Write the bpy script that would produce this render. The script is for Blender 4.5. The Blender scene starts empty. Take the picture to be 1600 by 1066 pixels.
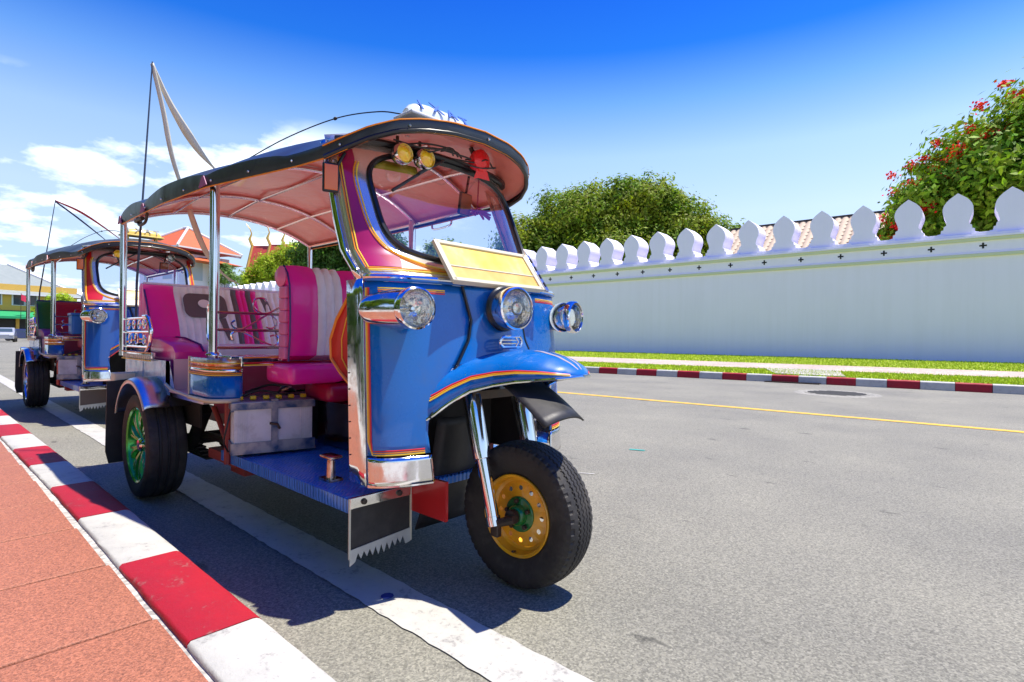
import bpy, bmesh, math, random
import numpy as np
from mathutils import Vector, Matrix, Euler
random.seed(7); rng = np.random.default_rng(7)
R = math.radians; PI = math.pi
SC = bpy.context.scene
COL = SC.collection

# ------------------------------------------------------------------ camera
cam_d = bpy.data.cameras.new("camera"); cam = bpy.data.objects.new("camera", cam_d); COL.objects.link(cam)
cam_d.sensor_width = 36; cam_d.lens = 853/1600*36; cam_d.shift_y = -5/1600
cam_d.clip_start = .02; cam_d.clip_end = 3000
cam.location = (1.2263, -1.4665, .87)
cam.matrix_world = (Matrix.Translation(cam.location) @ Matrix.Rotation(R(42.68), 4, 'Z') @ Matrix.Rotation(R(90), 4, 'X')
                    @ Matrix.Rotation(R(.5), 4, 'Z'))
SC.camera = cam
# ------------------------------------------------------------------ sun + sky
SUN = Vector((.22, .235, 1.0)).normalized()
EL = math.asin(SUN.z)
sd = bpy.data.lights.new("sun", 'SUN'); sd.energy = 4.5; sd.angle = R(.53); sd.color = (1, .94, .83)
so = bpy.data.objects.new("sun", sd); COL.objects.link(so)
so.rotation_euler = SUN.to_track_quat('Z', 'Y').to_euler(); so.location = (0, 0, 60)
w = bpy.data.worlds.new("World"); SC.world = w; w.use_nodes = True
nt = w.node_tree; nt.nodes.clear()
def N(t, typ, **k):
    n = t.nodes.new(typ)
    for a, b in k.items(): setattr(n, a, b)
    return n
out = N(nt, 'ShaderNodeOutputWorld'); bg = N(nt, 'ShaderNodeBackground')
sky = N(nt, 'ShaderNodeTexSky', sky_type='NISHITA', sun_disc=False)
sky.sun_elevation = EL; sky.sun_rotation = math.atan2(SUN.x, SUN.y)
sky.air_density = 1.0; sky.dust_density = .6; sky.ozone_density = 2.5; sky.altitude = 0
bg.inputs['Strength'].default_value = .145
tc = N(nt, 'ShaderNodeTexCoord'); sep = N(nt, 'ShaderNodeSeparateXYZ'); nt.links.new(tc.outputs['Generated'], sep.inputs[0])
# deep polarised blue higher up, the same all the way round
ramp = N(nt, 'ShaderNodeValToRGB'); cr = ramp.color_ramp
cr.elements[0].position = 0.0; cr.elements[0].color = (.58, .61, .80, 1)
cr.elements[1].position = .62; cr.elements[1].color = (.02, .20, .92, 1)
for p, c in ((.05, (.62, .63, .79, 1)), (.13, (.82, .76, .79, 1)), (.21, (1.08, .94, .90, 1)), (.31, (1.0, .98, .96, 1)), (.39, (.46, .71, 1.0, 1)), (.46, (.07, .38, .93, 1))):
    e = cr.elements.new(p); e.color = c
nt.links.new(sep.outputs['Z'], ramp.inputs[0])
mul = N(nt, 'ShaderNodeMix', data_type='RGBA', blend_type='MULTIPLY'); mul.inputs[0].default_value = 1
nt.links.new(sky.outputs[0], mul.inputs[6]); nt.links.new(ramp.outputs[0], mul.inputs[7])
# clouds: noise on a flat layer overhead
comb = N(nt, 'ShaderNodeCombineXYZ')
zm = N(nt, 'ShaderNodeMath', operation='ADD'); zm.inputs[1].default_value = .16; nt.links.new(sep.outputs['Z'], zm.inputs[0])
for i, ax in enumerate('XY'):
    d = N(nt, 'ShaderNodeMath', operation='DIVIDE'); nt.links.new(sep.outputs[ax], d.inputs[0]); nt.links.new(zm.outputs[0], d.inputs[1])
    nt.links.new(d.outputs[0], comb.inputs[i])
cn = N(nt, 'ShaderNodeTexNoise'); cn.inputs['Scale'].default_value = 1.6; cn.inputs['Detail'].default_value = 9; cn.inputs['Roughness'].default_value = .56
cmap = N(nt, 'ShaderNodeMapping'); cmap.inputs['Location'].default_value = (.22, .1, 0)
nt.links.new(comb.outputs[0], cmap.inputs[0]); nt.links.new(cmap.outputs[0], cn.inputs['Vector'])
cramp = N(nt, 'ShaderNodeValToRGB'); cramp.color_ramp.elements[0].position = .515; cramp.color_ramp.elements[1].position = .60
nt.links.new(cn.outputs[0], cramp.inputs[0])
cn2 = N(nt, 'ShaderNodeTexNoise'); cn2.inputs['Scale'].default_value = .33; cn2.inputs['Detail'].default_value = 1
cmap2 = N(nt, 'ShaderNodeMapping'); cmap2.inputs['Location'].default_value = (0.0, 0.0, 0)
nt.links.new(comb.outputs[0], cmap2.inputs[0]); nt.links.new(cmap2.outputs[0], cn2.inputs['Vector'])
# cloud banks to the west (down the street), open sky elsewhere
west = N(nt, 'ShaderNodeVectorMath', operation='DOT_PRODUCT'); west.inputs[1].default_value = (-.985, .17, 0)
nt.links.new(tc.outputs['Generated'], west.inputs[0])
wr = N(nt, 'ShaderNodeMapRange'); wr.inputs['From Min'].default_value = .80; wr.inputs['From Max'].default_value = .93
nt.links.new(west.outputs['Value'], wr.inputs[0])
lowm = N(nt, 'ShaderNodeMapRange'); lowm.inputs['From Min'].default_value = .35; lowm.inputs['From Max'].default_value = .31; nt.links.new(sep.outputs['Z'], lowm.inputs[0])
cm0 = N(nt, 'ShaderNodeMath', operation='MULTIPLY'); nt.links.new(cramp.outputs[0], cm0.inputs[0]); nt.links.new(wr.outputs[0], cm0.inputs[1])
cm = N(nt, 'ShaderNodeMath', operation='MULTIPLY'); nt.links.new(cm0.outputs[0], cm.inputs[0]); nt.links.new(lowm.outputs[0], cm.inputs[1])
cs = N(nt, 'ShaderNodeMath', operation='MULTIPLY'); cs.inputs[1].default_value = .85; nt.links.new(cm.outputs[0], cs.inputs[0])
cmix = N(nt, 'ShaderNodeMix', data_type='RGBA'); cmix.inputs[7].default_value = (6.6, 6.9, 7.2, 1)
nt.links.new(cs.outputs[0], cmix.inputs[0]); nt.links.new(mul.outputs[2], cmix.inputs[6])
nt.links.new(cmix.outputs[2], bg.inputs[0]); nt.links.new(bg.outputs[0], out.inputs[0])
SC.view_settings.view_transform = 'Standard'; SC.view_settings.look = 'None'; SC.view_settings.gamma = 1
SC.view_settings.use_curve_mapping = False; SC.view_settings.exposure = .80
SC.render.engine = 'CYCLES'
SC.cycles.max_bounces = 8; SC.cycles.transparent_max_bounces = 12

# ------------------------------------------------------------------ materials
MATS = {}
def mat(name, color=(.5, .5, .5), rough=.5, metal=0., coat=0., spec=.5, noise=None, bump=None, trans=0., emit=None, sheen=0, island=0., subs=0):
    """noise=(scale, amount, color2[, detail]); bump=(scale, strength)"""
    if name in MATS: return MATS[name]
    m = bpy.data.materials.new(name); m.use_nodes = True; t = m.node_tree; b = t.nodes['Principled BSDF']
    b.inputs['Base Color'].default_value = (*color, 1); b.inputs['Roughness'].default_value = rough
    b.inputs['Metallic'].default_value = metal; b.inputs['Coat Weight'].default_value = coat; b.inputs['Coat Roughness'].default_value = .04
    b.inputs['Specular IOR Level'].default_value = spec; b.inputs['Transmission Weight'].default_value = trans
    co = N(t, 'ShaderNodeTexCoord'); src = None
    if noise:
        n = N(t, 'ShaderNodeTexNoise'); n.inputs['Scale'].default_value = noise[0]; n.inputs['Detail'].default_value = noise[3] if len(noise) > 3 else 5
        t.links.new(co.outputs['Object'], n.inputs['Vector'])
        rr = N(t, 'ShaderNodeValToRGB'); h = noise[1]
        rr.color_ramp.elements[0].position = .5-h; rr.color_ramp.elements[1].position = .5+h
        rr.color_ramp.elements[0].color = (*color, 1); rr.color_ramp.elements[1].color = (*noise[2], 1)
        t.links.new(n.outputs[0], rr.inputs[0]); src = rr.outputs[0]
        t.links.new(src, b.inputs['Base Color'])
    if island:
        g = N(t, 'ShaderNodeNewGeometry'); hs = N(t, 'ShaderNodeHueSaturation')
        mr = N(t, 'ShaderNodeMapRange'); mr.inputs['To Min'].default_value = 1-island; mr.inputs['To Max'].default_value = 1+island
        mh = N(t, 'ShaderNodeMapRange'); mh.inputs['To Min'].default_value = .5-island*.05; mh.inputs['To Max'].default_value = .5+island*.05
        t.links.new(g.outputs['Random Per Island'], mr.inputs[0]); t.links.new(mr.outputs[0], hs.inputs['Value'])
        t.links.new(g.outputs['Random Per Island'], mh.inputs[0]); t.links.new(mh.outputs[0], hs.inputs['Hue'])
        if src: t.links.new(src, hs.inputs['Color'])
        else: hs.inputs['Color'].default_value = (*color, 1)
        t.links.new(hs.outputs[0], b.inputs['Base Color'])
    if bump:
        n = N(t, 'ShaderNodeTexNoise'); n.inputs['Scale'].default_value = bump[0]; n.inputs['Detail'].default_value = 3
        t.links.new(co.outputs['Object'], n.inputs['Vector'])
        bu = N(t, 'ShaderNodeBump'); bu.inputs['Strength'].default_value = bump[1]; bu.inputs['Distance'].default_value = .01
        t.links.new(n.outputs[0], bu.inputs['Height']); t.links.new(bu.outputs[0], b.inputs['Normal'])
    if emit: b.inputs['Emission Color'].default_value = (*emit, 1); b.inputs['Emission Strength'].default_value = 1
    MATS[name] = m; return m
def glass(name, tint=(.97, .99, .98), refl=1.0, rough=.0):
    if name in MATS: return MATS[name]
    m = bpy.data.materials.new(name); m.use_nodes = True; t = m.node_tree; t.nodes.clear()
    o = N(t, 'ShaderNodeOutputMaterial'); tr = N(t, 'ShaderNodeBsdfTransparent'); tr.inputs[0].default_value = (*tint, 1)
    gl = N(t, 'ShaderNodeBsdfGlossy'); gl.inputs['Roughness'].default_value = rough; gl.inputs[0].default_value = (1, 1, 1, 1)
    fr = N(t, 'ShaderNodeFresnel'); fr.inputs[0].default_value = 1.5
    mu = N(t, 'ShaderNodeMath', operation='MULTIPLY'); mu.inputs[1].default_value = refl; mu.use_clamp = True
    mx = N(t, 'ShaderNodeMixShader')
    t.links.new(fr.outputs[0], mu.inputs[0]); t.links.new(mu.outputs[0], mx.inputs[0]); t.links.new(tr.outputs[0], mx.inputs[1]); t.links.new(gl.outputs[0], mx.inputs[2])
    t.links.new(mx.outputs[0], o.inputs[0]); MATS[name] = m; return m

CHROME = mat('chrome', (.86, .86, .87), .06, 1., noise=(14, .3, (.74, .73, .72)), bump=(7, .12))
CHROMET = mat('chrome_tube', (.82, .83, .85), .1, 1.)
BRUSH = mat('brushed_steel', (.62, .61, .6), .28, 1., bump=(60, .1))
BLUE = mat('blue_paint', (.001, .115, .42), .24, coat=.7, spec=.3, noise=(3, .4, (.001, .135, .48)), bump=(5, .05))
MAGENTA = mat('magenta_paint', (.42, .012, .10), .25, coat=1., noise=(6, .25, (.30, .01, .07)))
REDPAINT = mat('red_paint', (.55, .012, .015), .35, coat=.4, noise=(9, .3, (.40, .01, .012)))
ORANGE = mat('orange_stripe', (.85, .28, .01), .4)
YELLOW = mat('yellow_stripe', (.9, .62, .04), .4)
REDS = mat('red_stripe', (.65, .01, .02), .4)
BLACK = mat('black_rubber', (.012, .012, .013), .45, noise=(20, .3, (.022, .021, .02)))
GASKET = mat('gasket_rubber', (.01, .012, .015), .3)
TYRE = mat('tyre_rubber', (.017, .016, .0155), .62, noise=(12, .3, (.034, .031, .028)), bump=(90, .15))
PINK = mat('pink_vinyl', (1.0, .016, .36), .3, coat=.4, noise=(9, .4, (.95, .012, .30)), bump=(14, .35))
PURPLE = mat('purple_vinyl', (.85, .015, .28), .3, coat=.3, bump=(12, .3))
WHITEV = mat('white_vinyl', (.96, .95, .95), .36, noise=(9, .3, (.82, .79, .79)), bump=(18, .3))
GREYV = mat('grey_vinyl', (.13, .12, .13), .4, bump=(18, .3))
PIPING = mat('navy_piping', (.05, .02, .16), .4)
CANVAS = mat('canvas_black', (.022, .028, .036), .33, noise=(5, .3, (.036, .043, .052)), bump=(6, .5), spec=.6)
LINING = mat('roof_lining', (.92, .33, .24), .32, noise=(4, .3, (.80, .20, .16)), bump=(9, 1.0), coat=.3)
CREAM = mat('cream_paint', (.68, .62, .44), .4, noise=(15, .3, (.55, .50, .36)))
SIGNY = mat('sign_yellow', (.85, .52, .04), .4, noise=(14, .25, (.80, .60, .18)))
SIGNO = mat('sign_ochre', (.75, .36, .06), .4, noise=(14, .25, (.80, .50, .16)))
RIMY = mat('rim_yellow', (.95, .46, .015), .3, coat=.5, noise=(20, .3, (.85, .38, .012)))
GREEN = mat('hub_green', (.005, .16, .03), .3, coat=.5)
LIME = mat('alloy_green', (.03, .42, .05), .2, metal=.5, coat=.5)
STEEL = mat('dark_steel', (.06, .055, .05), .5, .7, noise=(30, .3, (.10, .07, .05)))
GRIME = mat('greasy_black', (.012, .011, .010), .6, noise=(20, .3, (.03, .025, .02)))
REDFRAME = mat('frame_oxide_red', (.33, .03, .025), .5, noise=(18, .25, (.22, .03, .025)))
CREAMB = mat('battery_case', (.80, .79, .76), .45, noise=(10, .3, (.64, .62, .58)))
YCAP = mat('yellow_cap', (.85, .55, .01), .4)
GLASS = glass('clear_glass', (.93, .96, 1.0), refl=2.4)
LENS = glass('lamp_lens', (.97, .97, .93), 1.4, .02)
YLENS = mat('yellow_lens', (.95, .50, .005), .15, coat=1., noise=(60, .12, (.98, .68, .02)), bump=(60, .8))
REFLECT = mat('lamp_reflector', (.9, .89, .86), .16, 1., bump=(55, .5))
ORANGEL = mat('orange_lens', (.75, .14, .01), .25, coat=.6)
def grime(m, c, amt, scale):
    t = m.node_tree; b = t.nodes['Principled BSDF']; co = N(t, 'ShaderNodeTexCoord'); n = N(t, 'ShaderNodeTexNoise'); n.inputs['Scale'].default_value = scale; n.inputs['Detail'].default_value = 9; n.inputs['Roughness'].default_value = .7
    t.links.new(co.outputs['Object'], n.inputs['Vector']); mr = N(t, 'ShaderNodeMapRange'); mr.inputs['From Min'].default_value = .50; mr.inputs['From Max'].default_value = .72; mr.inputs['To Max'].default_value = amt
    t.links.new(n.outputs[0], mr.inputs[0]); mx = N(t, 'ShaderNodeMix', data_type='RGBA'); t.links.new(mr.outputs[0], mx.inputs[0])
    lk = b.inputs['Base Color'].links[0].from_socket if b.inputs['Base Color'].links else None
    if lk: t.links.new(lk, mx.inputs[6])
    else: mx.inputs[6].default_value = b.inputs['Base Color'].default_value
    mx.inputs[7].default_value = (*c, 1); t.links.new(mx.outputs[2], b.inputs['Base Color'])
    r2 = N(t, 'ShaderNodeMapRange'); r2.inputs['From Min'].default_value = .42; r2.inputs['From Max'].default_value = .7; r0 = b.inputs['Roughness'].default_value
    r2.inputs['To Min'].default_value = r0; r2.inputs['To Max'].default_value = min(1, r0+.22); t.links.new(n.outputs[0], r2.inputs[0]); t.links.new(r2.outputs[0], b.inputs['Roughness'])
grime(BLUE, (.10, .12, .14), .22, 7); grime(TYRE, (.13, .115, .095), .45, 9); grime(CHROME, (.45, .40, .34), .35, 22); grime(BLACK, (.09, .08, .07), .4, 8)
grime(PINK, (.55, .10, .20), .2, 14); grime(WHITEV, (.55, .52, .49), .3, 14); grime(RIMY, (.30, .16, .03), .4, 18); grime(SIGNY, (.70, .60, .40), .5, 10); grime(CREAMB, (.35, .31, .26), .5, 14)
BLUEPLATE = None
def plate_mat():
    m = mat('blue_diamond_plate', (.012, .22, .75), .35, coat=.4); t = m.node_tree; b = t.nodes['Principled BSDF']
    co = N(t, 'ShaderNodeTexCoord'); mp = N(t, 'ShaderNodeMapping'); mp.inputs['Scale'].default_value = (24, 24, 24); mp.inputs['Rotation'].default_value = (0, 0, R(45))
    ck = N(t, 'ShaderNodeTexChecker'); ck.inputs['Scale'].default_value = 1
    w1 = N(t, 'ShaderNodeTexWave', wave_type='BANDS', bands_direction='X'); w1.inputs['Scale'].default_value = .9
    w2 = N(t, 'ShaderNodeTexWave', wave_type='BANDS', bands_direction='Y'); w2.inputs['Scale'].default_value = .9
    t.links.new(co.outputs['Object'], mp.inputs[0])
    for n in (ck, w1, w2): t.links.new(mp.outputs[0], n.inputs['Vector'])
    mx = N(t, 'ShaderNodeMix', data_type='FLOAT'); t.links.new(ck.outputs['Fac'], mx.inputs[0]); t.links.new(w1.outputs['Fac'], mx.inputs[2]); t.links.new(w2.outputs['Fac'], mx.inputs[3])
    bu = N(t, 'ShaderNodeBump'); bu.inputs['Strength'].default_value = 1; bu.inputs['Distance'].default_value = .006
    t.links.new(mx.outputs[0], bu.inputs['Height']); t.links.new(bu.outputs[0], b.inputs['Normal'])
    return m
BLUEPLATE = plate_mat()

# ------------------------------------------------------------------ mesh helpers
def col_tag(o, label=None, cat=None, group=None, kind=None):
    if label: o['label'] = label
    if cat: o['category'] = cat
    if group: o['group'] = group
    if kind: o['kind'] = kind
    return o
class MB:
    def __init__(s): s.v = []; s.f = []; s.m = []
    def add(s, vs, fs, mi=0):
        o = len(s.v); s.v += [tuple(p) for p in vs]; s.f += [tuple(i+o for i in f) for f in fs]; s.m += [mi]*len(fs); return s
    def box(s, c, d, mi=0, rot=None, bev=0.):
        hx, hy, hz = d[0]/2, d[1]/2, d[2]/2
        M = (rot if isinstance(rot, Matrix) else Euler(rot).to_matrix()) if rot else Matrix.Identity(3)
        c = Vector(c)
        if bev <= 0:
            vs = [c+M@Vector((x*hx, y*hy, z*hz)) for x in (-1, 1) for y in (-1, 1) for z in (-1, 1)]
            return s.add(vs, [(0, 1, 3, 2), (4, 6, 7, 5), (0, 4, 5, 1), (2, 3, 7, 6), (0, 2, 6, 4), (1, 5, 7, 3)], mi)
        bm = bmesh.new(); bmesh.ops.create_cube(bm, size=1)
        for v in bm.verts: v.co = Vector((v.co.x*d[0], v.co.y*d[1], v.co.z*d[2]))
        bmesh.ops.bevel(bm, geom=bm.edges[:], offset=min(bev, min(d)*.45), segments=3, profile=.6, affect='EDGES')
        bm.verts.index_update()
        vs = [c+M@v.co for v in bm.verts]; fs = [[v.index for v in f.verts] for f in bm.faces]; bm.free()
        return s.add(vs, fs, mi)
    def grid(s, P, mi=0, cu=False, cv=False, flip=False):
        n, m = len(P), len(P[0]); vs = [p for row in P for p in row]; fs = []
        for i in range(n if cu else n-1):
            for j in range(m if cv else m-1):
                a, b, c, d = i*m+j, ((i+1) % n)*m+j, ((i+1) % n)*m+(j+1) % m, i*m+(j+1) % m
                fs.append((a, d, c, b) if flip else (a, b, c, d))
        return s.add(vs, fs, mi)
    def tube(s, pts, r, seg=8, mi=0, closed=False, cap=True, flat=None):
        pts = [Vector(p) for p in pts]; n = len(pts); rs = r if isinstance(r, (list, tuple)) else [r]*n
        rings = []; up = None
        for i, p in enumerate(pts):
            a = pts[(i-1) % n] if (closed or i > 0) else p; b = pts[(i+1) % n] if (closed or i < n-1) else p
            t = (b-a).normalized() if (b-a).length > 1e-9 else Vector((0, 0, 1))
            if up is None:
                up = Vector((0, 0, 1)) if abs(t.z) < .9 else Vector((1, 0, 0))
            up = (up-t*up.dot(t)); up = up.normalized() if up.length > 1e-6 else t.orthogonal().normalized()
            q = t.cross(up)
            rings.append([p+up*rs[i]*math.cos(2*PI*k/seg)+q*rs[i]*(flat or 1)*math.sin(2*PI*k/seg) for k in range(seg)])
        s.grid(rings, mi, cu=closed, cv=True, flip=True)
        if cap and not closed:
            o = len(s.v)-n*seg
            s.f += [tuple(o+k for k in range(seg)), tuple(o+(n-1)*seg+k for k in reversed(range(seg)))]; s.m += [mi, mi]
        return s
    def lathe(s, prof, M=None, seg=32, mi=0, ang=2*PI):
        """prof: (axial, radius) along local +X"""
        M = M or Matrix.Identity(4); P = []
        for k in range(seg if ang >= 2*PI-1e-6 else seg+1):
            a = ang*k/seg; P.append([M@Vector((x, r*math.cos(a), r*math.sin(a))) for x, r in prof])
        return s.grid(P, mi, cu=ang >= 2*PI-1e-6, flip=False)
    def prism(s, poly, a, b, axis='y', mi=0):
        """poly of 2D pts extruded between a and b along axis"""
        f = {'x': lambda p, t: (t, p[0], p[1]), 'y': lambda p, t: (p[0], t, p[1]), 'z': lambda p, t: (p[0], p[1], t)}[axis]
        n = len(poly); vs = [f(p, a) for p in poly]+[f(p, b) for p in poly]
        fs = [tuple(range(n)), tuple(reversed(range(n, 2*n)))]+[(i, i+n, (i+1) % n+n, (i+1) % n) for i in range(n)]
        return s.add(vs, fs, mi)
    def build(s, name, mats, parent=None, smooth=38, solid=0, fix=True):
        me = bpy.data.meshes.new(name); me.from_pydata(s.v, [], s.f)
        ms = mats if isinstance(mats, (list, tuple)) else [mats]
        for m in ms: me.materials.append(m)
        if len(ms) > 1: me.polygons.foreach_set('material_index', s.m)
        if fix:
            bm = bmesh.new(); bm.from_mesh(me); bmesh.ops.recalc_face_normals(bm, faces=bm.faces[:]); bm.to_mesh(me); bm.free()
        if smooth:
            me.polygons.foreach_set('use_smooth', [True]*len(me.polygons)); me.set_sharp_from_angle(angle=R(smooth))
        me.update()
        o = bpy.data.objects.new(name, me); COL.objects.link(o)
        if parent: o.parent = parent
        if solid:
            md = o.modifiers.new('solid', 'SOLIDIFY'); md.thickness = solid; md.offset = 0
        return o
def empty(name, loc=(0, 0, 0), rz=0):
    o = bpy.data.objects.new(name, None); COL.objects.link(o); o.location = loc; o.rotation_euler = (0, 0, rz); o.empty_display_size = .1; return o
def lerp(a, b, t): return a+(b-a)*t
def interp(x, tab):
    if x <= tab[0][0]: return tab[0][1]
    for (a, u), (b, v) in zip(tab, tab[1:]):
        if x <= b: return u+(v-u)*(x-a)/(b-a)
    return tab[-1][1]
def text_mesh(name, body, size, M, m, parent, ext=.002):
    c = bpy.data.curves.new(name, 'FONT'); c.body = body; c.size = size; c.extrude = ext; c.align_x = 'CENTER'; c.align_y = 'CENTER'; c.offset = size*.012; c.resolution_u = 3
    o = bpy.data.objects.new('tmp', c); COL.objects.link(o)
    me = bpy.data.meshes.new_from_object(o); bpy.data.objects.remove(o)
    me.transform(M); me.materials.append(m)
    o = bpy.data.objects.new(name, me); COL.objects.link(o); o.parent = parent; return o

# ================================================================== SETTING
def strip_material(name, base, c2, grain, bumpst, rough=.85, big=None):
    """aggregate surface: coarse patches, grains and small pits"""
    m = bpy.data.materials.new(name); m.use_nodes = True; t = m.node_tree; b = t.nodes['Principled BSDF']
    b.inputs['Roughness'].default_value = rough
    co = N(t, 'ShaderNodeTexCoord')
    g = N(t, 'ShaderNodeTexVoronoi'); g.inputs['Scale'].default_value = grain; t.links.new(co.outputs['Object'], g.inputs['Vector'])
    n1 = N(t, 'ShaderNodeTexNoise'); n1.inputs['Scale'].default_value = grain*.45; n1.inputs['Detail'].default_value = 6; n1.inputs['Roughness'].default_value = .7; t.links.new(co.outputs['Object'], n1.inputs['Vector'])
    n2 = N(t, 'ShaderNodeTexNoise'); n2.inputs['Scale'].default_value = .9; n2.inputs['Detail'].default_value = 6; t.links.new(co.outputs['Object'], n2.inputs['Vector'])
    r1 = N(t, 'ShaderNodeValToRGB'); r1.color_ramp.elements[0].position = .33; r1.color_ramp.elements[1].position = .68
    r1.color_ramp.elements[0].color = (*base, 1); r1.color_ramp.elements[1].color = (*c2, 1)
    t.links.new(n1.outputs[0], r1.inputs[0])
    hs = N(t, 'ShaderNodeMix', data_type='RGBA', blend_type='MULTIPLY'); hs.inputs[0].default_value = .52
    bw = N(t, 'ShaderNodeRGBToBW'); t.links.new(g.outputs['Color'], bw.inputs[0])
    r3 = N(t, 'ShaderNodeValToRGB'); r3.color_ramp.elements[0].position = .18; r3.color_ramp.elements[0].color = (.3, .29, .28, 1)
    r3.color_ramp.elements[1].position = .8; r3.color_ramp.elements[1].color = (1.45, 1.42, 1.38, 1)
    t.links.new(bw.outputs[0], r3.inputs[0])
    t.links.new(r1.outputs[0], hs.inputs[6]); t.links.new(r3.outputs[0], hs.inputs[7])
    r2 = N(t, 'ShaderNodeValToRGB'); r2.color_ramp.elements[0].position = .3; r2.color_ramp.elements[0].color = (.80, .80, .81, 1)
    r2.color_ramp.elements[1].position = .7; r2.color_ramp.elements[1].color = (1.1, 1.09, 1.06, 1)
    t.links.new(n2.outputs[0], r2.inputs[0])
    m2 = N(t, 'ShaderNodeMix', data_type='RGBA', blend_type='MULTIPLY'); m2.inputs[0].default_value = 1
    t.links.new(hs.outputs[2], m2.inputs[6]); t.links.new(r2.outputs[0], m2.inputs[7])
    last = m2.outputs[2]
    if big:  # scattered dark specks / stains
        n4 = N(t, 'ShaderNodeTexNoise'); n4.inputs['Scale'].default_value = big; n4.inputs['Detail'].default_value = 6; mp4 = N(t, 'ShaderNodeMapping'); mp4.inputs['Scale'].default_value = (.8, 1.9, 1); t.links.new(co.outputs['Object'], mp4.inputs[0]); t.links.new(mp4.outputs[0], n4.inputs['Vector'])
        r4 = N(t, 'ShaderNodeValToRGB'); r4.color_ramp.elements[0].position = .66; r4.color_ramp.elements[0].color = (1, 1, 1, 1)
        r4.color_ramp.elements[1].position = .71; r4.color_ramp.elements[1].color = (.52, .52, .52, 1)
        t.links.new(n4.outputs[0], r4.inputs[0])
        m4 = N(t, 'ShaderNodeMix', data_type='RGBA', blend_type='MULTIPLY'); m4.inputs[0].default_value = 1
        t.links.new(last, m4.inputs[6]); t.links.new(r4.outputs[0], m4.inputs[7]); last = m4.outputs[2]
    t.links.new(last, b.inputs['Base Color'])
    bu = N(t, 'ShaderNodeBump'); bu.inputs['Strength'].default_value = bumpst; bu.inputs['Distance'].default_value = .004
    t.links.new(n1.outputs[0], bu.inputs['Height']); t.links.new(bu.outputs[0], b.inputs['Normal'])
    return m
ASPHALT = strip_material('asphalt', (.165, .162, .128), (.29, .282, .228), 190, .9, .8, 4)
CONC = strip_material('concrete', (.42, .41, .37), (.52, .50, .46), 60, .4)
GROUNDM = strip_material('bare_ground', (.20, .19, .17), (.28, .26, .23), 40, .4)
TILEM = strip_material('terracotta_terrazzo', (.33, .115, .062), (.47, .175, .10), 260, .8, .55, 90)
PATHM = strip_material('pink_paving', (.46, .36, .30), (.55, .45, .38), 30, .4)
GRASSM = mat('lawn_soil', (.22, .29, .010), .9, noise=(6, .3, (.30, .36, .015)))
def worn(name, c, c2, under, scale=9, thr=.64, fine=60):
    m = bpy.data.materials.new(name); m.use_nodes = True; t = m.node_tree; b = t.nodes['Principled BSDF']; b.inputs['Roughness'].default_value = .6
    co = N(t, 'ShaderNodeTexCoord')
    n1 = N(t, 'ShaderNodeTexNoise'); n1.inputs['Scale'].default_value = scale; n1.inputs['Detail'].default_value = 8; n1.inputs['Roughness'].default_value = .7
    n2 = N(t, 'ShaderNodeTexNoise'); n2.inputs['Scale'].default_value = fine; n2.inputs['Detail'].default_value = 6; n2.inputs['Roughness'].default_value = .75
    gm = N(t, 'ShaderNodeNewGeometry')
    for n in (n1, n2): t.links.new(gm.outputs['Position'], n.inputs['Vector'])
    r1 = N(t, 'ShaderNodeValToRGB'); r1.color_ramp.elements[0].position = .3; r1.color_ramp.elements[1].position = .7
    r1.color_ramp.elements[0].color = (*c, 1); r1.color_ramp.elements[1].color = (*c2, 1); t.links.new(n1.outputs[0], r1.inputs[0])
    ad = N(t, 'ShaderNodeMath', operation='ADD'); t.links.new(n1.outputs[0], ad.inputs[0]); t.links.new(n2.outputs[0], ad.inputs[1])
    mr = N(t, 'ShaderNodeMapRange'); mr.inputs['From Min'].default_value = thr*2-.06; mr.inputs['From Max'].default_value = thr*2+.06; t.links.new(ad.outputs[0], mr.inputs[0])
    mx = N(t, 'ShaderNodeMix', data_type='RGBA'); t.links.new(mr.outputs[0], mx.inputs[0]); t.links.new(r1.outputs[0], mx.inputs[6]); mx.inputs[7].default_value = (*under, 1)
    t.links.new(mx.outputs[2], b.inputs['Base Color'])
    bu = N(t, 'ShaderNodeBump'); bu.inputs['Strength'].default_value = .6; bu.inputs['Distance'].default_value = .003
    t.links.new(n2.outputs[0], bu.inputs['Height']); t.links.new(bu.outputs[0], b.inputs['Normal'])
    return m
WHITEP = worn('white_road_paint', (.50, .485, .43), (.41, .40, .36), (.27, .26, .24), 9, .57)
KWHITE = worn('white_kerb_paint', (.53, .515, .46), (.43, .42, .38), (.30, .29, .27), 11, .588)
KRED = worn('red_kerb_paint', (.40, .0025, .014), (.31, .003, .014), (.30, .09, .08), 11, .60)
YELP = worn('yellow_road_paint', (.80, .46, .03), (.68, .40, .05), (.3, .25, .14), 5, .68)
WALLM = mat('white_plaster', (.87, .84, .96), .7, noise=(.7, .35, (.83, .805, .93), 7), bump=(30, .08))
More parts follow.
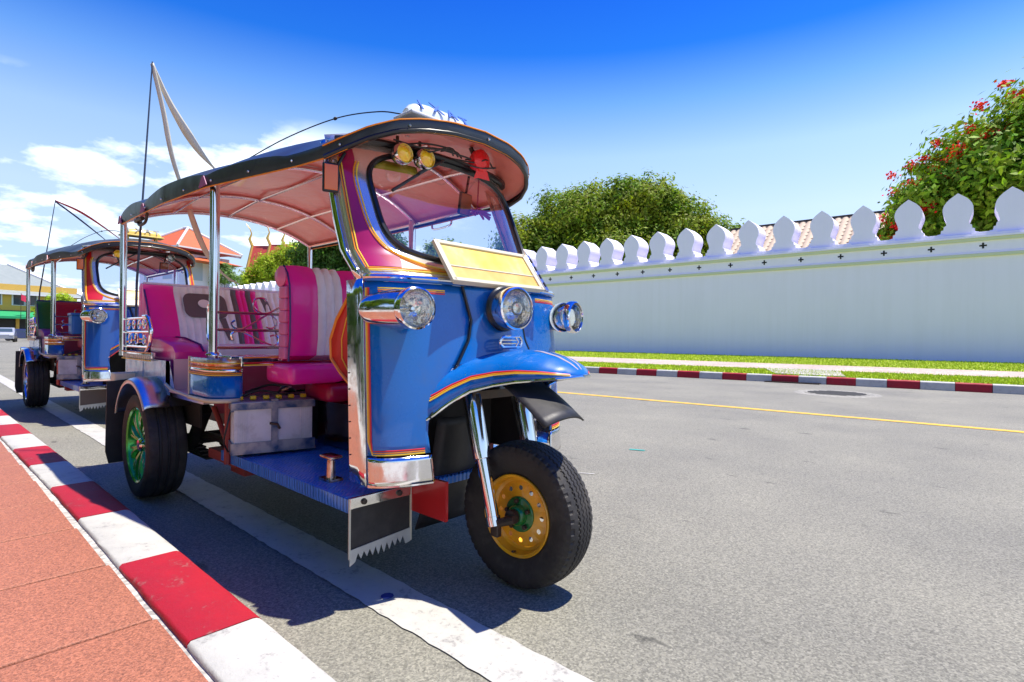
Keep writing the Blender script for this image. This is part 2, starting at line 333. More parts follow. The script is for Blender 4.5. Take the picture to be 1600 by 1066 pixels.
def streaks(m):      # faint rain streaks and patchy repaint down the plaster
    t = m.node_tree; b = t.nodes['Principled BSDF']; lk = b.inputs['Base Color'].links[0].from_socket
    co = N(t, 'ShaderNodeTexCoord'); mp = N(t, 'ShaderNodeMapping'); mp.inputs['Scale'].default_value = (2.2, 2.2, .12); t.links.new(co.outputs['Object'], mp.inputs[0])
    n = N(t, 'ShaderNodeTexNoise'); n.inputs['Scale'].default_value = 1.6; n.inputs['Detail'].default_value = 7; n.inputs['Roughness'].default_value = .65; t.links.new(mp.outputs[0], n.inputs['Vector'])
    rr = N(t, 'ShaderNodeValToRGB'); rr.color_ramp.elements[0].position = .36; rr.color_ramp.elements[0].color = (.972, .972, .965, 1); rr.color_ramp.elements[1].position = .56; rr.color_ramp.elements[1].color = (1, 1, 1, 1)
    t.links.new(n.outputs[0], rr.inputs[0]); mx = N(t, 'ShaderNodeMix', data_type='RGBA', blend_type='MULTIPLY'); mx.inputs[0].default_value = 1
    t.links.new(lk, mx.inputs[6]); t.links.new(rr.outputs[0], mx.inputs[7]); t.links.new(mx.outputs[2], b.inputs['Base Color'])
streaks(WALLM)
WTRIM = mat('cream_green_trim', (.62, .66, .44), .7)

def sheet(name, pts, z, m, kind='structure'):
    o = MB().add([(x, y, z) for x, y in pts], [tuple(range(len(pts)))]).build(name, m, smooth=0)
    o.data.polygons[0].normal  # flat
    if o.data.polygons[0].normal.z < 0: o.data.flip_normals()
    return col_tag(o, kind=kind)
sheet('ground', [(-1500, -1500), (1500, -1500), (1500, 1500), (-1500, 1500)], -.012, GROUNDM)
FK = [(30, 12.9), (14, 12.1), (1.34, 10.95), (-1.1, 10.72), (-7.0, 10.0), (-20, 9.3), (-60, 8.3), (-75, 8.2)]   # far kerb line
sheet('road', [(-320, -.84), (40, -.84), (40, 13.2)]+[(x, y+.1) for x, y in FK]+[(-75, 75), (-320, 75)], 0, ASPHALT)
# near pavement
sheet('pavement', [(-320, -9), (30, -9), (30, -1.0), (-320, -1.0)], .108, CONC)
pav = bpy.data.objects['pavement']
tile_me = None
tm = MB().box((0, 0, 0), (.488, .488, .03), bev=.006)
tl = tm.build('tile', TILEM, pav); tile_me = tl.data
first = True
for i in range(48):
    for j in range(5):
        x = 1.55-i*.5-.25+.01; y = -1.03-.25-j*.5
        if i > 24 and j > 1: continue
        o = tl if first else bpy.data.objects.new('tile', tile_me)
        if not first: COL.objects.link(o); o.parent = pav
        first = False
        o.location = (x+random.uniform(-.001, .001), y-interp(-x, [(0, 0), (4, .05), (20, .2)]), .108+random.uniform(-.001, .001))
        o.rotation_euler = (random.uniform(-.003, .003), random.uniform(-.003, .003), 0)
        o.delta_rotation_euler = (0, 0, 0)
# near kerb: painted blocks
kerb = empty('kerb', (0, 0, 0)); col_tag(kerb, kind='structure')
def kerb_mesh(name, L_, W_, H_, m, rad=.03):
    prof = [(0, 0), (0, H_-.008), (.008, H_)]+[(W_-rad+rad*math.sin(a), H_-rad+rad*math.cos(a)) for a in [k*PI/2/5 for k in range(6)]]+[(W_+.012, 0)]
    b = MB(); n = 9
    P = []
    for i in range(n+1):
        x = L_*i/n; P.append([(x, y+random.uniform(-.0015, .0015)*(0 < i < n), z+(random.uniform(-.0015, .0015) if 0 < i < n and k not in (0, len(prof)-1) else 0)) for k, (y, z) in enumerate(prof)])
    b.grid(P); b.add(P[0], [tuple(range(len(prof)))]); b.add(P[-1], [tuple(range(len(prof)))])
    return b.build(name, m, smooth=50)
mr_ = kerb_mesh('kerb_block', .652, .185, .125, KRED); mw_ = kerb_mesh('kerb_block', .652, .185, .125, KWHITE)
MEK = [mr_.data, mw_.data]; first2 = [mr_, mw_]
def kerb_row(parent, meshes, firsts, x0, y0, n, step, yfun, par0=0, flip=False):
    used = [False, False]
    for i in range(n):
        k = (i+par0) % 2; x = x0-(i+1)*step
        if not used[k]: o = firsts[k]; used[k] = True
        else: o = bpy.data.objects.new('kerb_block', meshes[k]); COL.objects.link(o)
        o.parent = parent
        ya, yb = yfun(x), yfun(x+step); a = math.atan2(yb-ya, step)
        if flip: o.location = (x+step, yb, 0); o.rotation_euler = (0, 0, a+PI)
        else: o.location = (x, ya, random.uniform(-.0012, .0012)); o.rotation_euler = (0, 0, a)
kerb_row(kerb, MEK, first2, 1.065+.655*2, 0, 64, .655, lambda x: -1.022-interp(-x, [(0, 0), (2, .008), (4.5, .05), (12, .14), (40, .4)]), 0)
# far kerb
fkerb = empty('far_kerb', (0, 0, 0)); col_tag(fkerb, kind='structure')
def fky(x): return interp(x, sorted(FK))
fr_ = kerb_mesh('kerb_block', .487, .16, .15, KRED); fw_ = kerb_mesh('kerb_block', .487, .16, .15, KWHITE)
kerb_row(fkerb, [fr_.data, fw_.data], [fr_, fw_], 12.2+.055, 0, 130, .4925, lambda x: fky(x)+.16, 1, True)
# strips beyond the far kerb
def band(name, off_a, off_b, z, m):
    xs = [x for x, _ in FK]
    return sheet(name, [(x, off_a(x)) for x in xs]+[(x, off_b(x)) for x in reversed(xs)], z, m)
pa = lambda x: interp(x, [(-75, 11.5), (-20, 11.3), (-10, 12.27), (1.36, 13.57), (14, 14.5), (30, 16)])
pb = lambda x: interp(x, [(-75, 15), (-30, 15.2), (-13, 15.9), (1.4, 16.8), (14, 17.4), (30, 18)])
sheet('verge', [(x, fky(x)+.155) for x, _ in FK]+[(-75, 22), (30, 26.2)], .135, GRASSM)
sheet('footpath', [(x, pa(x)) for x, _ in FK]+[(x, pb(x)) for x, _ in reversed(FK)], .148, PATHM)
# lawns: tufts of short grass over the verge, one uncountable mass
def grass(name, x0, x1, ya, yb, n, label):
    xs = rng.uniform(x0, x1, n); u = rng.uniform(0, 1, n); V = []; Fc = []
    for x, t in zip(xs, u):
        y = lerp(ya(x), yb(x), t); h = random.uniform(.02, .06); a = random.uniform(0, PI); w2 = random.uniform(.006, .02)
        dx, dy = math.cos(a)*w2, math.sin(a)*w2; k = len(V); lx, ly = random.uniform(-.03, .03), random.uniform(-.03, .03)
        V += [(x-dx, y-dy, .133), (x+dx, y+dy, .133), (x+lx, y+ly, .135+h)]; Fc.append((k, k+1, k+2))
    b = MB(); b.v = V; b.f = Fc; b.m = [0]*n
    return col_tag(b.build(name, mat('grass_blade', (.50, .62, .015), .6, island=.25), smooth=0, fix=False), label=label, cat='grass', kind='stuff')
wy = lambda x: 24.836+(x-1.453)*.0412-.05
grass('lawn_grass', -30, 6, lambda x: pb(x)+.02, lambda x: wy(x)-.1, 60000, 'bright green lawn between the footpath and the white wall')
grass('verge_grass', -14, 5, lambda x: fky(x)+.2, lambda x: pa(x)-.02, 42000, 'bright green grass strip between the striped far kerb and the footpath')
# concrete covers in the verge
for (pts, lb) in (([(-3.55, 13.3), (-1.93, 13.6), (-1.25, 11.0), (-2.55, 10.95)], 'pale concrete drain cover set in the verge above the kerb grating'),
                  ([(-10.3, 12.3), (-8.65, 12.3), (-7.9, 10.2), (-9.3, 10.05)], 'pale concrete drain cover in the verge beside the blue three-wheeler')):
    o = MB().prism(pts, .12, .165, 'z').build('drain_cover', CONC, smooth=0); col_tag(o, lb, 'drain cover')
# road grating under the kerb and manhole
g = MB()
g.box((-2.1, 10.47, .012), (1.0, .03, .02), rot=(0, 0, .096)); g.box((-2.1, 10.60, .012), (1.0, .03, .02), rot=(0, 0, .096))
for k in range(24): g.box((-2.58+k*.042, 10.53-.046+k*.004, .012), (.012, .13, .018))
gg = empty('drain_grating', (-2.1, 10.5, 0)); col_tag(gg, 'narrow rusty iron grating at the foot of the far kerb', 'grating')
o = g.build('grille', STEEL, gg); o.location = (2.1, -10.5, 0)
mh = empty('manhole_cover', (-.93, 8.75, 0)); col_tag(mh, 'round manhole cover in the road near the far kerb', 'manhole')
MB().lathe([(0, 0), (.006, 0), (.006, .46), (0, .46)], Matrix.Rotation(-PI/2, 4, 'Y'), 40).build('lid', strip_material('iron_lid', (.24, .235, .20), (.34, .33, .28), 60, .3), mh)
MB().lathe([(0, .46), (.004, .47), (.004, .62), (0, .63)], Matrix.Rotation(-PI/2, 4, 'Y'), 40).build('collar', strip_material('collar_mortar', (.26, .255, .215), (.35, .34, .29), 60, .3), mh)
b = MB()
for k in range(9):
    yy = -.36+.09*k; hw = math.sqrt(max(.01, .42**2-yy*yy)); b.box((0, yy, .009), (hw*2, .02, .008))
b.build('rib', MATS.get('lid_rib') or mat('lid_rib', (.17, .165, .14), .7), mh)
# painted lines
def ragged(name, a, bq, w_, m, z=.004, n=160, jit=.004):
    L_, Rr = [], []
    for i in range(n+1):
        t = i/n; x = lerp(a[0], bq[0], t); y = lerp(a[1], bq[1], t)
        L_.append((x, y-w_/2+random.uniform(-jit, jit), z)); Rr.append((x, y+w_/2+random.uniform(-jit, jit), z))
    o = MB().grid([L_, Rr]).build(name, m, smooth=0)
    if o.data.polygons[0].normal.z < 0: o.data.flip_normals()
    return col_tag(o, kind='structure')
ragged('white_road_line', (12, -.385), (-150, -.55), .175, WHITEP, n=4000)
ragged('yellow_road_line', (14, 6.40), (-30, 4.2), .125, YELP, n=600)
# litter and marks
o = sheet('teal_paint_mark', [(-.99, 2.30), (-.885, 2.345), (-.89, 2.375), (-1.0, 2.33)], .004, mat('teal_paint', (.02, .35, .30), .6))
o = sheet('white_paint_mark', [(-.835, 1.41), (-.755, 1.455), (-.75, 1.475), (-.83, 1.43)], .004, WHITEP)
b = MB().lathe([(0, 0), (.0005, 0), (.0005, .022), (0, .022)], Matrix.Translation((-.308, -.405, .006))@Matrix.Rotation(-PI/2, 4, 'Y'), 9)
col_tag(b.build('blue_paint_spot', mat('blue_mark', (.01, .03, .2), .6)), kind='structure')

# ------------------------------------------------------------------ palace wall
wall = empty('palace_wall', (1.453, 24.836, 0)); wall.rotation_euler = (0, 0, math.atan2(-.0411, -.9992)); col_tag(wall, 'long white crenellated wall with cream trim beyond the road', 'wall')
# local x runs away from the camera, local -y is ... beyond the wall; +y faces the street? (rotated ~180)
WT = 1.35; S0, S1 = -22.0, 118.0
def wbox(b, z0, z1, y0, y1, mi=0): b.box(((S0+S1)/2, (y0+y1)/2, (z0+z1)/2), (S1-S0, y1-y0, z1-z0), mi)
b = MB(); wbox(b, -.1, 4.0, -WT, 0); wbox(b, 4.0, 4.68, -WT, .02); b.build('wall_body', WALLM, wall, smooth=0)
b = MB()
for z0, z1, y in ((3.99, 4.10, .07), (4.56, 4.67, .08)): wbox(b, z0, z1, -WT-.02, y)
b.build('trim_band', WTRIM, wall, smooth=0)
b = MB()
for z0, z1, y in ((4.105, 4.15, .05), (4.675, 4.75, .11), (4.755, 4.83, .07)): wbox(b, z0, z1, -WT-.02, y)
b.build('cornice', WALLM, wall, smooth=0)
# merlon outline
mo = [(.60, 0), (.60, .08), (.50, .10), (.49, .22), (.42, .24), (.41, .36), (.34, .40), (.325, .46), (.34, .56), (.38, .68), (.425, .80), (.45, .93), (.445, 1.04), (.41, 1.16), (.345, 1.27), (.25, 1.38), (.14, 1.47), (0, 1.58)]
poly = [(x, z) for x, z in mo]+[(-x, z) for x, z in reversed(mo[:-1])]
b = MB(); b.prism([(x, z) for x, z in poly], -1.15, 0, 'y')
ml = b.build('merlon', WALLM, wall, smooth=45); mlme = ml.data
n_m = 0
s = .32+1.5*-9
while s < 100:
    o = ml if n_m == 0 else bpy.data.objects.new('merlon', mlme)
    if n_m: COL.objects.link(o); o.parent = wall
    o.location = (s, -.05, 4.84); o.rotation_euler = (0, 0, random.uniform(-.006, .006)); n_m += 1; s += 1.502
sl = MB().box((0, 0, 0), (.72, 1.2, .06)).build('sill', WALLM, wall, smooth=0); n2 = 0
s = .32+.75+1.5*-9
while s < 60:
    o = sl if n2 == 0 else bpy.data.objects.new('sill', sl.data)
    if n2: COL.objects.link(o); o.parent = wall
    o.location = (s, -.57, 4.865); n2 += 1; s += 1.502
# cross-shaped vents
b = MB(); b.box((0, 0, 0), (.21, .02, .06)); b.box((0, .0015, 0), (.06, .02, .21))
cv = b.build('cross_vent', mat('vent_dark', (.02, .02, .02), .9), wall, smooth=0); n3 = 0
s = 1.1-1.5*8
while s < 60:
    o = cv if n3 == 0 else bpy.data.objects.new('cross_vent', cv.data)
    if n3: COL.objects.link(o); o.parent = wall
    o.location = (s, .015, 4.38); n3 += 1; s += 1.502

# ------------------------------------------------------------------ vegetation
def tree(name, base, trunk_h, trunk_r, blobs, nleaf, lsize, leafm, label, cat='tree', group=None, extra=None, barkm=None, shell=.45):
    root = empty(name, base); col_tag(root, label, cat, group)
    bark = barkm or mat('bark', (.10, .075, .05), .9, noise=(8, .3, (.16, .12, .09)), bump=(20, .8))
    b = MB()
    b.tube([(0, 0, -.1), (.1, .05, trunk_h*.5), (0, 0, trunk_h)], [trunk_r, trunk_r*.8, trunk_r*.6], 10)
    for (c, r) in blobs:
        c = Vector(c); mid = Vector((c.x*.5, c.y*.5, lerp(trunk_h, c.z, .45)))
        b.tube([(0, 0, trunk_h*.85), mid, c], [trunk_r*.45, trunk_r*.28, trunk_r*.08], 6)
        for _ in range(3):
            d = Vector((random.gauss(0, 1), random.gauss(0, 1), random.gauss(0, .6))).normalized()*min(r)*.75
            b.tube([mid.lerp(c, .6), c+d*.5, c+d], [trunk_r*.12, trunk_r*.07, trunk_r*.02], 4)
    b.build('trunk', bark, root)
    # leaves: clumps through each blob, thicker near its surface
    vol = np.array([r[0]*r[1]*r[2] for c, r in blobs])**.7; cnt = (nleaf*vol/vol.sum()).astype(int)
    PTS = []; NR = []
    for (c, r), k in zip(blobs, cnt):
        nc = max(14, int((r[0]*r[1]*r[2])**.55*26)); d = rng.normal(size=(nc, 3)); d /= np.linalg.norm(d, axis=1)[:, None]
        rad = rng.uniform(shell, 1.0, nc)[:, None]; cc = d*rad*np.array(r)+np.array(c)
        idx = rng.integers(0, nc, k); sp = np.array(r).mean()*.155
        off = rng.normal(size=(k, 3))*sp*np.array([1, 1, .7])
        PTS.append(cc[idx]+off); NR.append(d[idx]*.8+off/(sp*2.2))
    P = np.concatenate(PTS); Nn = np.concatenate(NR)+rng.normal(size=P.shape)*.55+np.array([0, 0, .35])
    Nn /= np.linalg.norm(Nn, axis=1)[:, None]
    a = np.cross(Nn, rng.normal(size=P.shape)); a /= np.linalg.norm(a, axis=1)[:, None]; bb = np.cross(Nn, a)
    sz = lsize*rng.uniform(.6, 1.3, (len(P), 1))
    V = np.stack([P-a*sz, P+bb*sz*.42+Nn*sz*.1, P+a*sz, P-bb*sz*.42+Nn*sz*.1], 1).reshape(-1, 3)
    me = bpy.data.meshes.new('crown'); nq = len(P)
    me.vertices.add(nq*4); me.vertices.foreach_set('co', V.ravel()); me.loops.add(nq*4); me.loops.foreach_set('vertex_index', np.arange(nq*4))
    me.polygons.add(nq); me.polygons.foreach_set('loop_start', np.arange(nq)*4); me.polygons.foreach_set('loop_total', np.full(nq, 4))
    me.materials.append(leafm)
    me.update(); me.validate()
    o = bpy.data.objects.new('crown', me); COL.objects.link(o); o.parent = root
    return root, P, Nn
def leafmat(name, c, c2, isl=.45, scale=.5):
    m = mat(name, c, .6, noise=(scale, .18, c2), island=isl, spec=.22); t = m.node_tree; b = t.nodes['Principled BSDF']
    tr = N(t, 'ShaderNodeBsdfTranslucent'); mx = N(t, 'ShaderNodeMixShader'); mx.inputs[0].default_value = .3
    lk = b.inputs['Base Color'].links[0].from_socket
    gm = N(t, 'ShaderNodeMix', data_type='RGBA', blend_type='MULTIPLY'); gm.inputs[0].default_value = 1; gm.inputs[7].default_value = (1.5, 1.6, .6, 1)
    t.links.new(lk, gm.inputs[6]); t.links.new(gm.outputs[2], tr.inputs[0])
    o = t.nodes['Material Output']; t.links.new(b.outputs[0], mx.inputs[1]); t.links.new(tr.outputs[0], mx.inputs[2]); t.links.new(mx.outputs[0], o.inputs[0]); return m
LG = leafmat('mango_leaves', (.085, .19, .010), (.30, .33, .016))
LF = leafmat('broad_leaves', (.085, .22, .010), (.32, .42, .016))
LY = leafmat('lime_leaves', (.30, .42, .02), (.42, .48, .03))
LD = leafmat('dark_leaves', (.05, .12, .015), (.10, .18, .02))
BL = [((-6.4, -2.8, 8.9), (2.9, 3, 3.1)), ((-4.0, -1.2, 11.0), (3.0, 3, 3.1)), ((-1.8, 0, 11.6), (2.6, 3, 2.8)), ((-.4, .3, 10.2), (2.6, 3, 2.6)), ((2.2, 1.4, 11.6), (2.8, 3, 2.9)), ((4.7, 3, 9.9), (2.6, 3, 2.8)), ((6.7, 4.2, 8.4), (2.3, 2.6, 2.9)),
      ((0, -1.0, 7.4), (4.2, 3.4, 2.8)), ((3.5, 1.4, 7.8), (3.4, 3, 3)), ((-3.4, -1.6, 6.3), (3.4, 3, 2.4)), ((.4, .8, 12.2), (2.4, 2.4, 2.2)), ((1.2, .8, 12.4), (1.5, 1.8, 1.6)), ((3.6, 2.0, 12.0), (1.5, 1.8, 1.6))]
tree('mango_tree', (-22.4, 36.3, -.7), 5.0, .5, BL, 150000, .165, LG, 'large rounded mango tree with yellow-green new leaves behind the white wall')
FB = [((2.0, 1.2, 7.8), (3.4, 3, 3.3)), ((4.5, 1.5, 9.4), (3.6, 3, 3.4)), ((-.3, .3, 6.9), (2.2, 2, 1.9)), ((3.2, 1.0, 5.7), (3.2, 2.6, 2.4)), ((6.6, 1.0, 8.6), (3.6, 3, 4.0)), ((-1.7, -.2, 5.9), (1.2, 1.1, .8))]
fr, FP, FN = tree('flowering_tree', (-1.0, 29.3, -.35), 4.2, .3, FB, 120000, .165, LF, 'broad-leaved tree with red blossom rising over the right of the wall', shell=.35)
# blossom clusters
b = MB(); petals = []
zmin = FP[:, 2]
score = FN[:, 2]+(-FN[:, 0])*.6-FN[:, 1]*.8
cand = np.where(score > 1.0)[0]; rim_ = np.argsort(-(FP[:, 2]*1.0-FP[:, 0]*.8))[:9000]; sel = np.concatenate([rng.choice(cand, 55, replace=False), rng.choice(rim_, 45, replace=False)])
clus = [Vector(FP[i])+Vector(FN[i])*.2 for i in sel]+[Vector((-2.5+.09*k, -1.0-.3*random.random(), 5.3+.085*k+random.uniform(-.35, .35))) for k in range(22)]
for c in clus:
    rr = random.uniform(.2, .42)
    for _ in range(46):
        d = Vector((random.gauss(0, 1), random.gauss(0, 1), random.gauss(0, .7)))*rr*.5; p = c+d; q = Vector((random.gauss(0, 1), random.gauss(0, 1), random.gauss(0, 1))).normalized()
        a = q.orthogonal().normalized()*.07; e = q.cross(a).normalized()*.05
        petals.append((p-a, p+e, p+a, p-e))
for q in petals: b.add(q, [(0, 1, 2, 3)])
b.build('blossom', mat('red_blossom', (.92, .035, .012), .6, island=.25, spec=.2), fr, smooth=0, fix=False)
tree('lime_green_tree', (-65.6, 28.3, -1.7), 4, .4, [((-2.2, -1.6, 8.6), (2.4, 2.4, 2.2)), ((0, 0, 10.6), (2.6, 2.6, 2.6)), ((2, 1, 11.4), (2.4, 2.4, 2.4)), ((-.5, -.3, 7), (3.6, 2.6, 2.4)), ((3, 1.6, 8.5), (2.6, 2.4, 2.6))], 36000, .2, LY, 'bright lime-green feathery tree in front of the red temple roofs')
tree('dark_green_tree', (-55, 31, 0), 4, .5, [((-3, -1.6, 10), (2.8, 2.6, 2.8)), ((0, 0, 11.4), (3.2, 3, 3)), ((3.4, 2.0, 11.2), (3.2, 3, 3)), ((-1.5, -.6, 7.4), (4, 3, 2.8)), ((3, 1.5, 7.4), (4, 3, 3))], 44000, .22, LD, 'dark green leafy tree seen between the canopy and the driver seat')
tree('garden_tree', (-46, 36, 0), 3, .4, [((-2, -1, 7.6), (2.8, 2.6, 2.4)), ((1.4, .8, 8.8), (2.8, 2.6, 2.6)), ((4, 2, 7.2), (2.6, 2.4, 2.2))], 20000, .22, LG, 'green tree behind the wall seen through the left of the windscreen')
tree('garden_tree', (-37.5, 38.5, 0), 3, .4, [((-2, -1, 7.0), (2.8, 2.6, 2.4)), ((1.4, .8, 8.4), (2.8, 2.6, 2.6)), ((4, 2, 7.0), (2.6, 2.4, 2.2))], 20000, .22, LD, 'dark green tree behind the wall seen through the middle of the windscreen')
tree('garden_tree', (-31, 38.5, 0), 3, .4, [((-1.6, -1, 6.6), (2.4, 2.4, 2.2)), ((1.2, .8, 7.6), (2.4, 2.4, 2.4))], 14000, .2, LG, 'lower green tree behind the wall at the right of the windscreen')
tree('pale_feathery_tree', (-63.5, 21.6, 0), 4, .14, [((-.5, 0, 8.2), (1.2, 1.2, .8)), ((.8, .2, 7.2), (1.2, 1.2, .9)), ((-1.4, -.4, 7.0), (1.0, 1, .8))], 2600, .14, leafmat('pale_leaves', (.12, .22, .05), (.2, .3, .08)), 'thin pale feathery tree beside the orange-roofed pavilion')
for (x, y, lb) in ((-100, 11.6, 'small round green tree past the corner of the yellow arcade building'),):
    tree('roadside_tree', (x, y, 0), 2.2, .2, [((0, 0, 4.4), (2.2, 2.2, 2.2)), ((1.4, .6, 5.2), (1.6, 1.6, 1.6))], 6000, .2, LY, lb)
for k, (x, y) in enumerate(((-3, -8.5), (5, -9.5), (-9.5, -9), (-16, -8.5), (-24, -9))):
    tree('street_tree', (x, y, .1), 3.0, .25, [((0, 0, 5.2), (3.2, 2.6, 2.4)), ((2.2, .8, 6.4), (2.4, 2.2, 1.9)), ((-2.2, -.6, 6.0), (2.6, 2.2, 2.0)), ((0, 0, 3.4), (2.8, 2.0, 1.2))], 16000, .24, LF,
         ('street tree on the near pavement level with the first taxi', 'street tree on the near pavement ahead of the first taxi', 'street tree on the near pavement level with the second taxi', 'street tree on the near pavement just beyond the second taxi', 'street tree on the near pavement farthest up the street')[k], group='street trees on the near pavement')

hd = [((-1+2.2*k, .3*math.sin(k), 1.3), (1.5, .9, 1.25)) for k in range(-12, 4)]
tree('unseen_hedge', (0, -8.2, .1), .6, .12, hd, 34000, .12, LD, 'unseen dark row of leaves added behind the near pavement for chrome reflections', cat='unseen_hedge')  # out-of-view greenery, added so the side chrome reflects leaves instead of sky
# ------------------------------------------------------------------ background buildings
ORT = mat('orange_roof_tiles', (.62, .13, .03), .6, noise=(2, .3, (.5, .10, .025)))
REDT = mat('red_roof_tiles', (.48, .06, .035), .6)
GOLD = mat('gilded', (.75, .45, .08), .35, .6)
YW = mat('yellow_plaster', (.72, .45, .07), .8, noise=(.6, .3, (.64, .40, .08)))
GLZ = mat('window_glass_dark', (.05, .08, .09), .12, spec=.7)
WT2 = mat('white_painted_wood', (.72, .72, .70), .6)
# pavilion with hipped orange roof
pv = empty('white_pavilion', (-68.0, 18.9, -.2), R(20)); pv.scale = (.88, .88, 1); col_tag(pv, 'white pavilion with hipped orange tiled roof behind the wall', 'building')
b = MB(); b.box((0, 0, 4.9), (7.2, 7.0, 9.9)); b.build('wall_body', WALLM, pv, smooth=0)
def hip(b, c, hx, hy, z0, z1, mi=0, rx=.0):
    x, y = c
    b.add([(x-hx, y-hy, z0), (x+hx, y-hy, z0), (x+hx, y+hy, z0), (x-hx, y+hy, z0), (x-rx, y, z1), (x+rx, y, z1)], [(0, 1, 5, 4), (2, 3, 4, 5), (1, 2, 5), (3, 0, 4), (0, 3, 2, 1)], mi)
b = MB(); hip(b, (0, 0), 4.7, 4.5, 10.4, 13.1, rx=.4); hip(b, (1.0, 0), 4.9, 3.8, 9.0, 9.8, rx=2.0)
for k in range(60):   # tile ribs
    t = -1+2*k/59; 
    for sgn in (-1, 1):
        pass
rf = b.build('roof', ORT, pv, smooth=0)
b = MB()
for sx in (-1, 1):
    for sy in (-1, 1): b.tube([(sx*4.75, sy*4.55, 10.42), (sx*.4, 0, 13.2)], .14, 6)
b.tube([(-.4, 0, 13.2), (.4, 0, 13.2)], .16, 6)
b.box((0, -4.52, 10.33), (9.5, .06, .16)); b.box((4.72, 0, 10.33), (.06, 9.1, .16))
b.build('ridge', WT2, rf)
b = MB()
for k in range(46): b.box((-4.6+k*.2, -4.5, 10.15), (.1, .05, .22)); b.box((4.65, -4.4+k*.195, 10.15), (.05, .1, .22))
b.box((0, -4.5, 10.25), (9.3, .06, .06)); b.box((4.65, 0, 10.25), (.06, 9.04, .06))
b.build('eave_fringe', REDT, rf, smooth=0)
wm = MB().box((0, 0, 0), (1.5, .12, 2.3)).build('window', mat('pale_shutter', (.45, .52, .62), .6), pv, smooth=0)
for k, (x, y, r) in enumerate(((-1.8, -3.55, 0), (1.6, -3.55, 0), (3.65, -1.2, PI/2), (3.65, 1.6, PI/2))):
    o = wm if k == 0 else bpy.data.objects.new('window', wm.data)
    if k: COL.objects.link(o); o.parent = pv
    o.location = (x, y, 8.2); o.rotation_euler = (0, 0, r)
# temple hall with layered red gables
th = empty('temple_hall', (-78.9, 30.7, 0), R(42)); col_tag(th, 'temple hall with layered red gable roofs and gilded finials behind the lime tree', 'temple')
MB().box((6, 1, 4), (11, 4, 8)).build('hall_wall', WALLM, th, smooth=0)
for k, (x, zt, hw, zb) in enumerate(((0, 13.7, 2.6, 7.6), (2.55, 13.9, 2.5, 8.6), (4.7, 13.6, 2.4, 9.4))):
    b = MB(); L_ = 6.0
    b.add([(x, -hw, zb), (x, hw, zb), (x, 0, zt), (x+L_+6, -hw, zb), (x+L_+6, hw, zb), (x+L_+6, 0, zt)], [(0, 2, 5, 3), (1, 4, 5, 2), (0, 1, 2), (3, 5, 4)])
    r_ = b.build('roof', REDT, th, smooth=0)
    b = MB()
    b.tube([(x-.1, -hw*1.05, zb-.3), (x-.1, 0, zt)], .18, 5); b.tube([(x-.1, hw*1.05, zb-.3), (x-.1, 0, zt)], .18, 5)
    b.tube([(x-.1, 0, zt), (x-.5, 0, zt+.9), (x-.2, 0, zt+1.7), (x-.45, 0, zt+2.4), (x-1.0, 0, zt+3.1)], [.22, .2, .1, .07, .03], 5)
    b.build('finial', GOLD, r_)
# yellow arcade building far down the street
ya = empty('arcade_building', (-128.6, 8.0, 0), R(10)); ya.scale = (1, 1, .80); col_tag(ya, 'yellow arcaded building with pale roof and green awnings down the street', 'building')
# local: facade faces +x (towards the camera); length along y
MB().box((-8, -6, 6.0), (16, 34, 11.9)).build('wall_body', YW, ya, smooth=0)
b = MB(); y0, y1 = -24.5, 12.2
b.add([(1.2, y0, 10.0), (1.2, y1, 9.6), (-9, y0, 17.4), (-9, y1-9, 17.2), (-18, y0, 10), (-18, y1, 9.6)], [(0, 1, 3, 2), (2, 3, 5, 4), (1, 5, 3), (0, 2, 4)])
b.build('roof', mat('pale_roof', (.20, .235, .22), .7, noise=(1.5, .3, (.25, .28, .26))), ya, smooth=0)
b = MB(); b.tube([(1.25, y1+.1, 9.65), (-9, y1-8.9, 17.3)], .28, 6); b.box((1.2, -6, 9.75), (.3, 37, .35)); b.build('roof_edge', WT2, ya)
archp = lambda w2, h, n=8: [(-w2, 0), (w2, 0), (w2, h-w2)]+[(w2*math.cos(a), h-w2+w2*math.sin(a)) for a in [PI*k/n for k in range(1, n)]]+[(-w2, h-w2)]
fm = MB().prism(archp(.95, 3.2), .0, .12, 'x').build('window', WT2, ya, smooth=0)
pm = MB().prism([(x, z+.12) for x, z in archp(.72, 2.9)], .12, .16, 'x').build('pane', GLZ, fm, smooth=0)
for k in range(13):
    yy = -20+k*2.45+(.35 if k % 2 else -.35)
    if k == 0: o = fm
    else:
        o = bpy.data.objects.new('window', fm.data); COL.objects.link(o); o.parent = ya
        p = bpy.data.objects.new('pane', pm.data); COL.objects.link(p); p.parent = o
    o.location = (.0, yy, 7.3)
b = MB(); b.add([(0, -22, 6.2), (0, 11, 6.2), (3.0, -22, 4.8), (3.0, 11, 4.8), (3.0, -22, 4.3), (3.0, 11, 4.3)], [(0, 1, 3, 2), (2, 3, 5, 4)]); b.build('awning', mat('green_awning', (.01, .30, .10), .6), ya, smooth=0)
b = MB(); b.box((.05, -5.5, 2.2), (.2, 33, 4.4)); b.build('shop_opening', mat('shop_dark', (.03, .03, .03), .7), ya, smooth=0)
b = MB()
for k in range(12): b.box((.3, -21+k*2.9, 2.5), (.3, .45, 5.0))
b.build('pillar', YW, ya, smooth=0)
